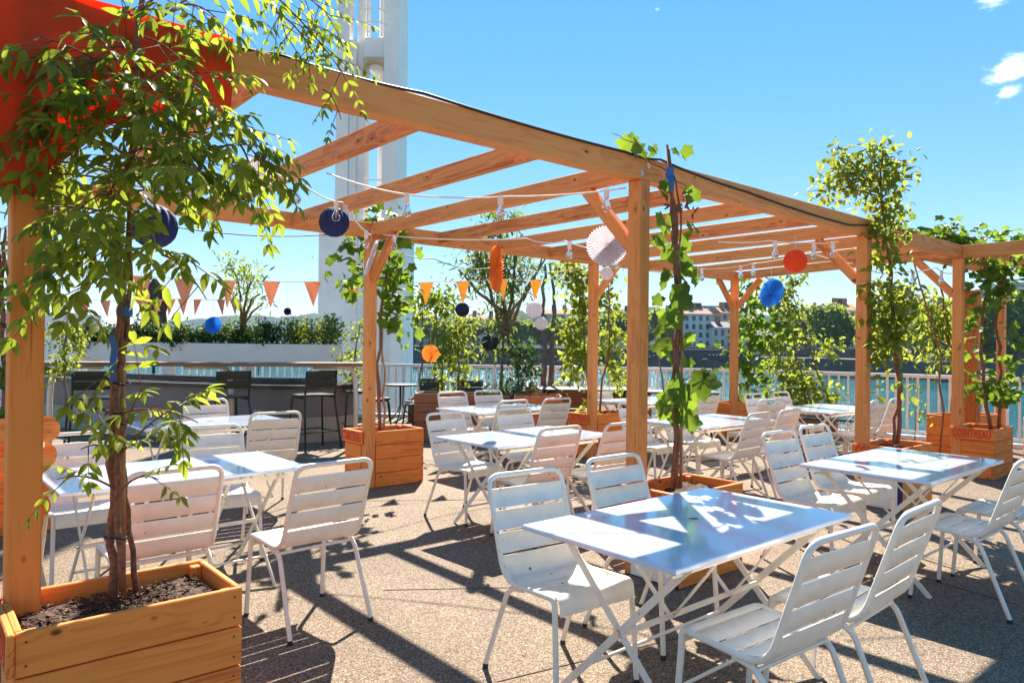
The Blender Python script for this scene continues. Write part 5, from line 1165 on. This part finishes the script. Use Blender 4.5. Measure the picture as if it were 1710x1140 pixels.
# young grape vine in the sign planter
g3 = Plant('grape_vine', 'dark leaved grape vine growing in the planter with the clear sign', 'climbing plant', K(1658, 712, 8.72))
g3.stem([K(1655, 716, 8.72), K(1642, 640, 8.72), K(1640, 540, 8.7), K(1652, 470, 8.7), K(1640, 415, 8.65)], .022, .012); g3.stem([K(1668, 716, 8.7), K(1672, 620, 8.72), K(1662, 540, 8.7), K(1676, 470, 8.68), K(1690, 420, 8.7)], .022, .012)
for a in ((1660, 480, 8.7, 26, 34, 110), (1690, 455, 8.65, 28, 20, 56), (1705, 440, 8.6, 24, 14, 36), (1652, 440, 8.7, 14, 10, 14), (1625, 540, 8.7, 14, 30, 26), (1640, 580, 8.72, 16, 20, 22), (1648, 642, 8.75, 34, 14, 64), (1688, 650, 8.75, 28, 16, 56), (1700, 560, 8.7, 14, 40, 26), (1690, 620, 8.7, 16, 24, 18)): wblob(g3, *a, .11, 3)
g3.finish(GRAPE, LEAF_GRAPE)
g4 = Plant('grape_vine', 'grape vine tuft growing over the beam above the last front post', 'climbing plant', PG(S3+.9, .5, 0))
g4.stem([PG(S3+.9, .5, 0), PG(S3+.8, .45, 1.4), PG(S3+.2, .6, 2.7), K(1590, 395, 9.2)], .016, .007)
for a in ((1597, 395, 9.2, 26, 20, 130), (1575, 390, 9.2, 10, 10, 30), (1618, 405, 9.2, 10, 10, 26), (1665, 402, 9.6, 22, 10, 60), (1640, 408, 9.4, 12, 7, 26), (1535, 400, 9.3, 16, 16, 60), (1508, 390, 9.3, 14, 16, 46), (1700, 408, 9.6, 12, 6, 20)): wblob(g4, *a, .11, 4)
g4.finish(GRAPE, LEAF_GRAPE)
# back row
g5 = Plant('grape_vine', 'grape vine climbing right of the back left post', 'climbing plant', K(636, 716, 7.85))
g5.stem([K(634, 722, 7.85), K(632, 640, 7.82), K(636, 520, 7.8), K(652, 440, 7.75), K(640, 385, 7.7)], .022, .010); g5.stem([K(640, 722, 7.85), K(642, 640, 7.85), K(634, 560, 7.8)], .014, .010, STAKE)
for a in ((652, 470, 7.75, 18, 36, 70), (660, 420, 7.7, 12, 18, 24), (648, 372, 7.6, 30, 14, 60), (600, 385, 7.7, 22, 16, 34), (590, 420, 7.7, 16, 20, 36), (588, 460, 7.8, 18, 12, 28), (580, 465, 7.8, 10, 8, 10), (655, 505, 7.8, 22, 16, 40), (665, 545, 7.8, 14, 14, 18)): wblob(g5, *a, .13, 4)
g5.finish(GRAPE, LEAF_GRAPE)
def bush(name, label, base, stems, blobs, tpl, mat, bark=BARK, size=.07, clump=6, r0=.018, dep=.75, cat='shrub', twigs=0):
    pl = Plant(name, label, cat, base)
    for s in stems: pl.stem([K(*q) for q in s], r0, r0*.4, bark)
    for a in blobs:
        wblob(pl, *a[:6], a[6] if len(a) > 6 else size, clump, dep)
        for _ in range(twigs): c = K(a[0]+random.uniform(-.6, .6)*a[3], a[1]-a[4]*random.uniform(.3, .9), a[2]); pl.twig([K(a[0], a[1]+a[4]*.9, a[2]), (K(a[0], a[1], a[2])+c)/2, c], .006)
    return pl.finish(tpl, mat, twmat=bark)
bush('vine', 'bright leafy climber around the middle back post', K(992, 700, 10.1), [[(985, 705, 10.1), (975, 560, 10.1), (968, 440, 10)], [(1000, 705, 10.1), (1018, 560, 10.1), (1012, 450, 10)]],
     [(960, 465, 10, 26, 26, 330), (975, 500, 10.1, 26, 40, 480), (958, 560, 10, 20, 26, 260), (966, 600, 10, 22, 34, 360), (950, 630, 10, 10, 16, 70), (1015, 520, 10.2, 18, 40, 200), (1022, 570, 10.2, 22, 30, 260), (1030, 620, 10.2, 22, 24, 220), (945, 440, 10, 22, 12, 120), (1020, 460, 10.2, 20, 16, 110), (985, 690, 9.9, 10, 18, 60)], LANCE, LEAF_PALE, size=.085, cat='climbing plant')
bush('vine', 'leafy vine leaning left of the orange ball by the back right post', K(1248, 690, 12.3), [[(1245, 690, 12.3), (1252, 600, 12.3), (1262, 500, 12.2), (1266, 470, 12.2)]],
     [(1255, 520, 12.2, 20, 26, 50), (1268, 560, 12.2, 26, 34, 90), (1245, 572, 12.3, 22, 18, 46), (1240, 620, 12.2, 22, 30, 70), (1264, 640, 12.2, 20, 26, 50), (1250, 480, 12.2, 26, 12, 46), (1215, 590, 12.2, 14, 8, 16), (1292, 540, 12.2, 18, 20, 30)], GRAPE, LEAF_GRAPE, size=.14, clump=3, cat='climbing plant')
bush('vine', 'leaning stems with loose light leaves before the far houses', K(1345, 700, 12.6), [[(1352, 705, 12.4), (1338, 620, 12.5), (1318, 540, 12.5), (1300, 470, 12.5)], [(1395, 690, 12.4), (1360, 610, 12.4), (1335, 530, 12.4), (1320, 480, 12.4)]],
     [(1300, 490, 12.5, 30, 26, 260), (1325, 470, 12.5, 20, 20, 140), (1320, 520, 12.5, 30, 24, 200), (1300, 575, 12.5, 24, 24, 160), (1312, 610, 12.4, 24, 24, 220), (1345, 640, 12.4, 30, 24, 300), (1320, 660, 12.3, 34, 18, 300), (1385, 580, 12.4, 22, 16, 140), (1330, 560, 12.5, 16, 16, 70), (1378, 660, 12.4, 24, 16, 160), (1355, 680, 12.3, 30, 14, 180)], LANCE, LEAF_PALE, BARKG, .10, twigs=1, cat='climbing plant')
bush('small_tree', 'willow-leaved tree with forked grey trunk in the dark brown planter', K(848, 668, 12.1),
     [[(838, 680, 12.1), (838, 600, 12.1), (842, 560, 12.1)], [(842, 562, 12.1), (822, 500, 12.1), (800, 430, 12.0), (792, 400, 12)], [(842, 562, 12.1), (842, 480, 12.1), (836, 400, 12), (838, 350, 12)], [(845, 560, 12.1), (856, 480, 12.1), (860, 400, 12.1)], [(846, 560, 12.1), (880, 480, 12.2), (915, 425, 12.2)], [(842, 520, 12.1), (800, 490, 12), (765, 450, 12)], [(850, 530, 12.1), (890, 470, 12.1), (905, 430, 12.1)]],
     [(838, 362, 12, 22, 22, 260), (800, 430, 12, 26, 24, 330), (782, 470, 12, 16, 14, 90), (822, 455, 12, 30, 26, 340), (850, 430, 12, 30, 36, 460), (858, 480, 12, 26, 20, 240), (838, 520, 12.1, 16, 30, 220), (832, 570, 12, 14, 24, 150), (815, 400, 12, 26, 18, 180), (880, 450, 12.2, 18, 14, 60)], WIL, LEAF_WIL, BARKG, .15, 7, .034, twigs=2, cat='tree')
bush('shrub', 'low loose shrub at the foot of the willow-leaved tree', K(868, 668, 11.8), [[(862, 668, 11.8), (866, 600, 11.8)]], [(868, 590, 11.8, 32, 24, 360), (880, 620, 11.8, 30, 20, 260), (838, 650, 11.7, 34, 16, 240), (870, 655, 11.7, 34, 14, 260)], LANCE, LEAF_DARK, size=.075, twigs=1)
bush('small_tree', 'small standard tree with round drooping head right of the tower', K(712, 640, 14.2), [[(728, 655, 14.2), (731, 570, 14.2), (728, 520, 14.2), (735, 490, 14.2)], [(703, 655, 14.2), (704, 560, 14.2), (706, 500, 14.2)]],
     [(705, 500, 14.2, 22, 22, 260), (735, 500, 14.2, 30, 22, 380), (700, 530, 14.2, 12, 16, 90), (748, 520, 14.2, 14, 14, 90)], LANCE, LEAF_WIST, size=.10, cat='tree')
bush('shrub', 'bright upright shrub on two thin stems above the railing', K(748, 640, 13.6), [[(735, 665, 13.6), (738, 600, 13.6), (742, 540, 13.6)], [(768, 665, 13.6), (765, 600, 13.6), (762, 530, 13.6)]],
     [(745, 560, 13.6, 30, 26, 420), (775, 545, 13.6, 18, 26, 230), (735, 600, 13.6, 20, 26, 260), (765, 600, 13.6, 24, 28, 360), (732, 640, 13.6, 18, 20, 170), (770, 635, 13.6, 14, 16, 130), (790, 580, 13.6, 12, 18, 70)], LANCE, LEAF_PALE, size=.085)
bush('small_tree', 'two thin bare stems rising from the long brown planter at the railing', K(912, 640, 13.7), [[(908, 650, 13.7), (910, 580, 13.7), (906, 520, 13.7), (910, 440, 13.7)], [(918, 650, 13.7), (922, 580, 13.7), (925, 500, 13.7), (918, 440, 13.7)]], [(900, 445, 13.7, 20, 22, 110), (925, 455, 13.7, 16, 20, 90)], WIL, LEAF_WIL, BARKG, .13, 5, .055, cat='tree')
bush('shrub', 'climber with small leaves before the tower base', K(592, 660, 11.9), [[(588, 690, 11.9), (592, 600, 11.9), (600, 545, 11.9)]], [(595, 560, 11.9, 16, 14, 70), (590, 595, 11.9, 14, 20, 130), (588, 630, 11.9, 14, 20, 130), (600, 545, 11.9, 10, 14, 40), (570, 597, 12.2, 12, 10, 40)], LANCE, LEAF_PALE, size=.07)
bush('small_tree', 'small tree with leaf tufts standing in the hedge box', K(405, 575, 13.4), [[(402, 575, 13.4), (403, 520, 13.4), (398, 470, 13.4), (383, 440, 13.4)], [(404, 540, 13.4), (412, 490, 13.4), (425, 460, 13.4)], [(403, 545, 13.4), (420, 500, 13.4), (435, 490, 13.4)], [(403, 550, 13.4), (420, 522, 13.4), (440, 505, 13.4)]],
     [(381, 433, 13.4, 10, 7, 60), (384, 448, 13.4, 10, 9, 70), (408, 448, 13.4, 12, 11, 100), (425, 458, 13.4, 14, 12, 120), (405, 475, 13.4, 12, 20, 120), (405, 500, 13.4, 12, 14, 90), (440, 502, 13.4, 10, 9, 60), (400, 545, 13.3, 16, 14, 110), (422, 475, 13.4, 14, 10, 50)], WIL, LEAF_WIST, BARK, .13, 6, .028, cat='tree')
bush('shrub', 'pale small-leaved shrub between the front left post and the hedge box', K(108, 650, 8.6), [[(110, 680, 8.6), (108, 600, 8.6), (112, 530, 8.6)]], [(105, 560, 8.6, 24, 30, 260), (120, 590, 8.6, 26, 28, 260), (98, 610, 8.6, 16, 24, 160), (130, 560, 8.6, 18, 18, 90), (100, 520, 8.6, 14, 20, 90)], LANCE, LEAF_PALE, BARKG, .055)
bush('vine', 'dark vine at the left picture edge behind the front left post', K(8, 690, 4.9), [[(2, 760, 4.9), (8, 600, 4.9), (4, 450, 4.9), (10, 380, 4.9)], [(-20, 760, 4.9), (-8, 500, 4.9), (0, 380, 4.9)]], [(10, 480, 4.9, 16, 50, 90), (5, 600, 4.9, 16, 60, 80), (-10, 540, 5, 22, 120, 160), (15, 420, 4.8, 14, 20, 30), (8, 690, 4.8, 14, 16, 40)], OVAL, LEAF_DARK, BARK, .10, 5, .022, cat='climbing plant')
bush('shrub', 'large-leaved climber between the two right front posts', K(1590, 700, 11.0), [[(1595, 710, 10.6), (1590, 600, 10.6), (1576, 520, 10.6), (1572, 470, 10.6)]], [(1548, 540, 10.6, 30, 34, 300), (1572, 520, 10.6, 24, 34, 260), (1560, 580, 10.6, 30, 22, 220), (1540, 500, 10.6, 16, 14, 60), (1582, 590, 10.6, 14, 14, 60), (1556, 610, 10.6, 14, 10, 40)], OVAL, LEAF_PALE, BARK, .11, 5, .03)
bush('shrub', 'small sapling with yellow leaves before the railing', K(1530, 720, 10.2), [[(1528, 735, 10.2), (1530, 680, 10.2), (1534, 640, 10.2)]], [(1528, 660, 10.2, 14, 34, 60), (1535, 700, 10.2, 12, 18, 24)], LANCE, LEAF_PALE, BARKG, .06, 4, .008)
bush('shrub', 'thin arching stem with few leaves right of the middle post', K(1094, 655, 11.5), [[(1110, 660, 11.5), (1104, 620, 11.5), (1096, 575, 11.5), (1090, 540, 11.5)]], [(1060, 590, 11.5, 20, 22, 110), (1054, 560, 11.5, 16, 26, 100), (1045, 625, 11.5, 16, 20, 80)], LANCE, LEAF_PALE, BARKG, .08, 5, .016)

# ------------------------------------------------------------------ air
hz = MB().box((0, 1550, 70), (6800, 3700, 153)).mesh('haze'); ho = link('haze', hz); tag(ho, kind='stuff')
hm = bpy.data.materials.new('haze air'); hm.use_nodes = True; hn = hm.node_tree.nodes; hn.clear()
pv = hn.new('ShaderNodeVolumePrincipled'); om = hn.new('ShaderNodeOutputMaterial'); pv.inputs['Color'].default_value = (.62, .78, 1, 1); pv.inputs['Density'].default_value = .00015
hm.node_tree.links.new(pv.outputs[0], om.inputs['Volume']); hz.materials.append(hm)
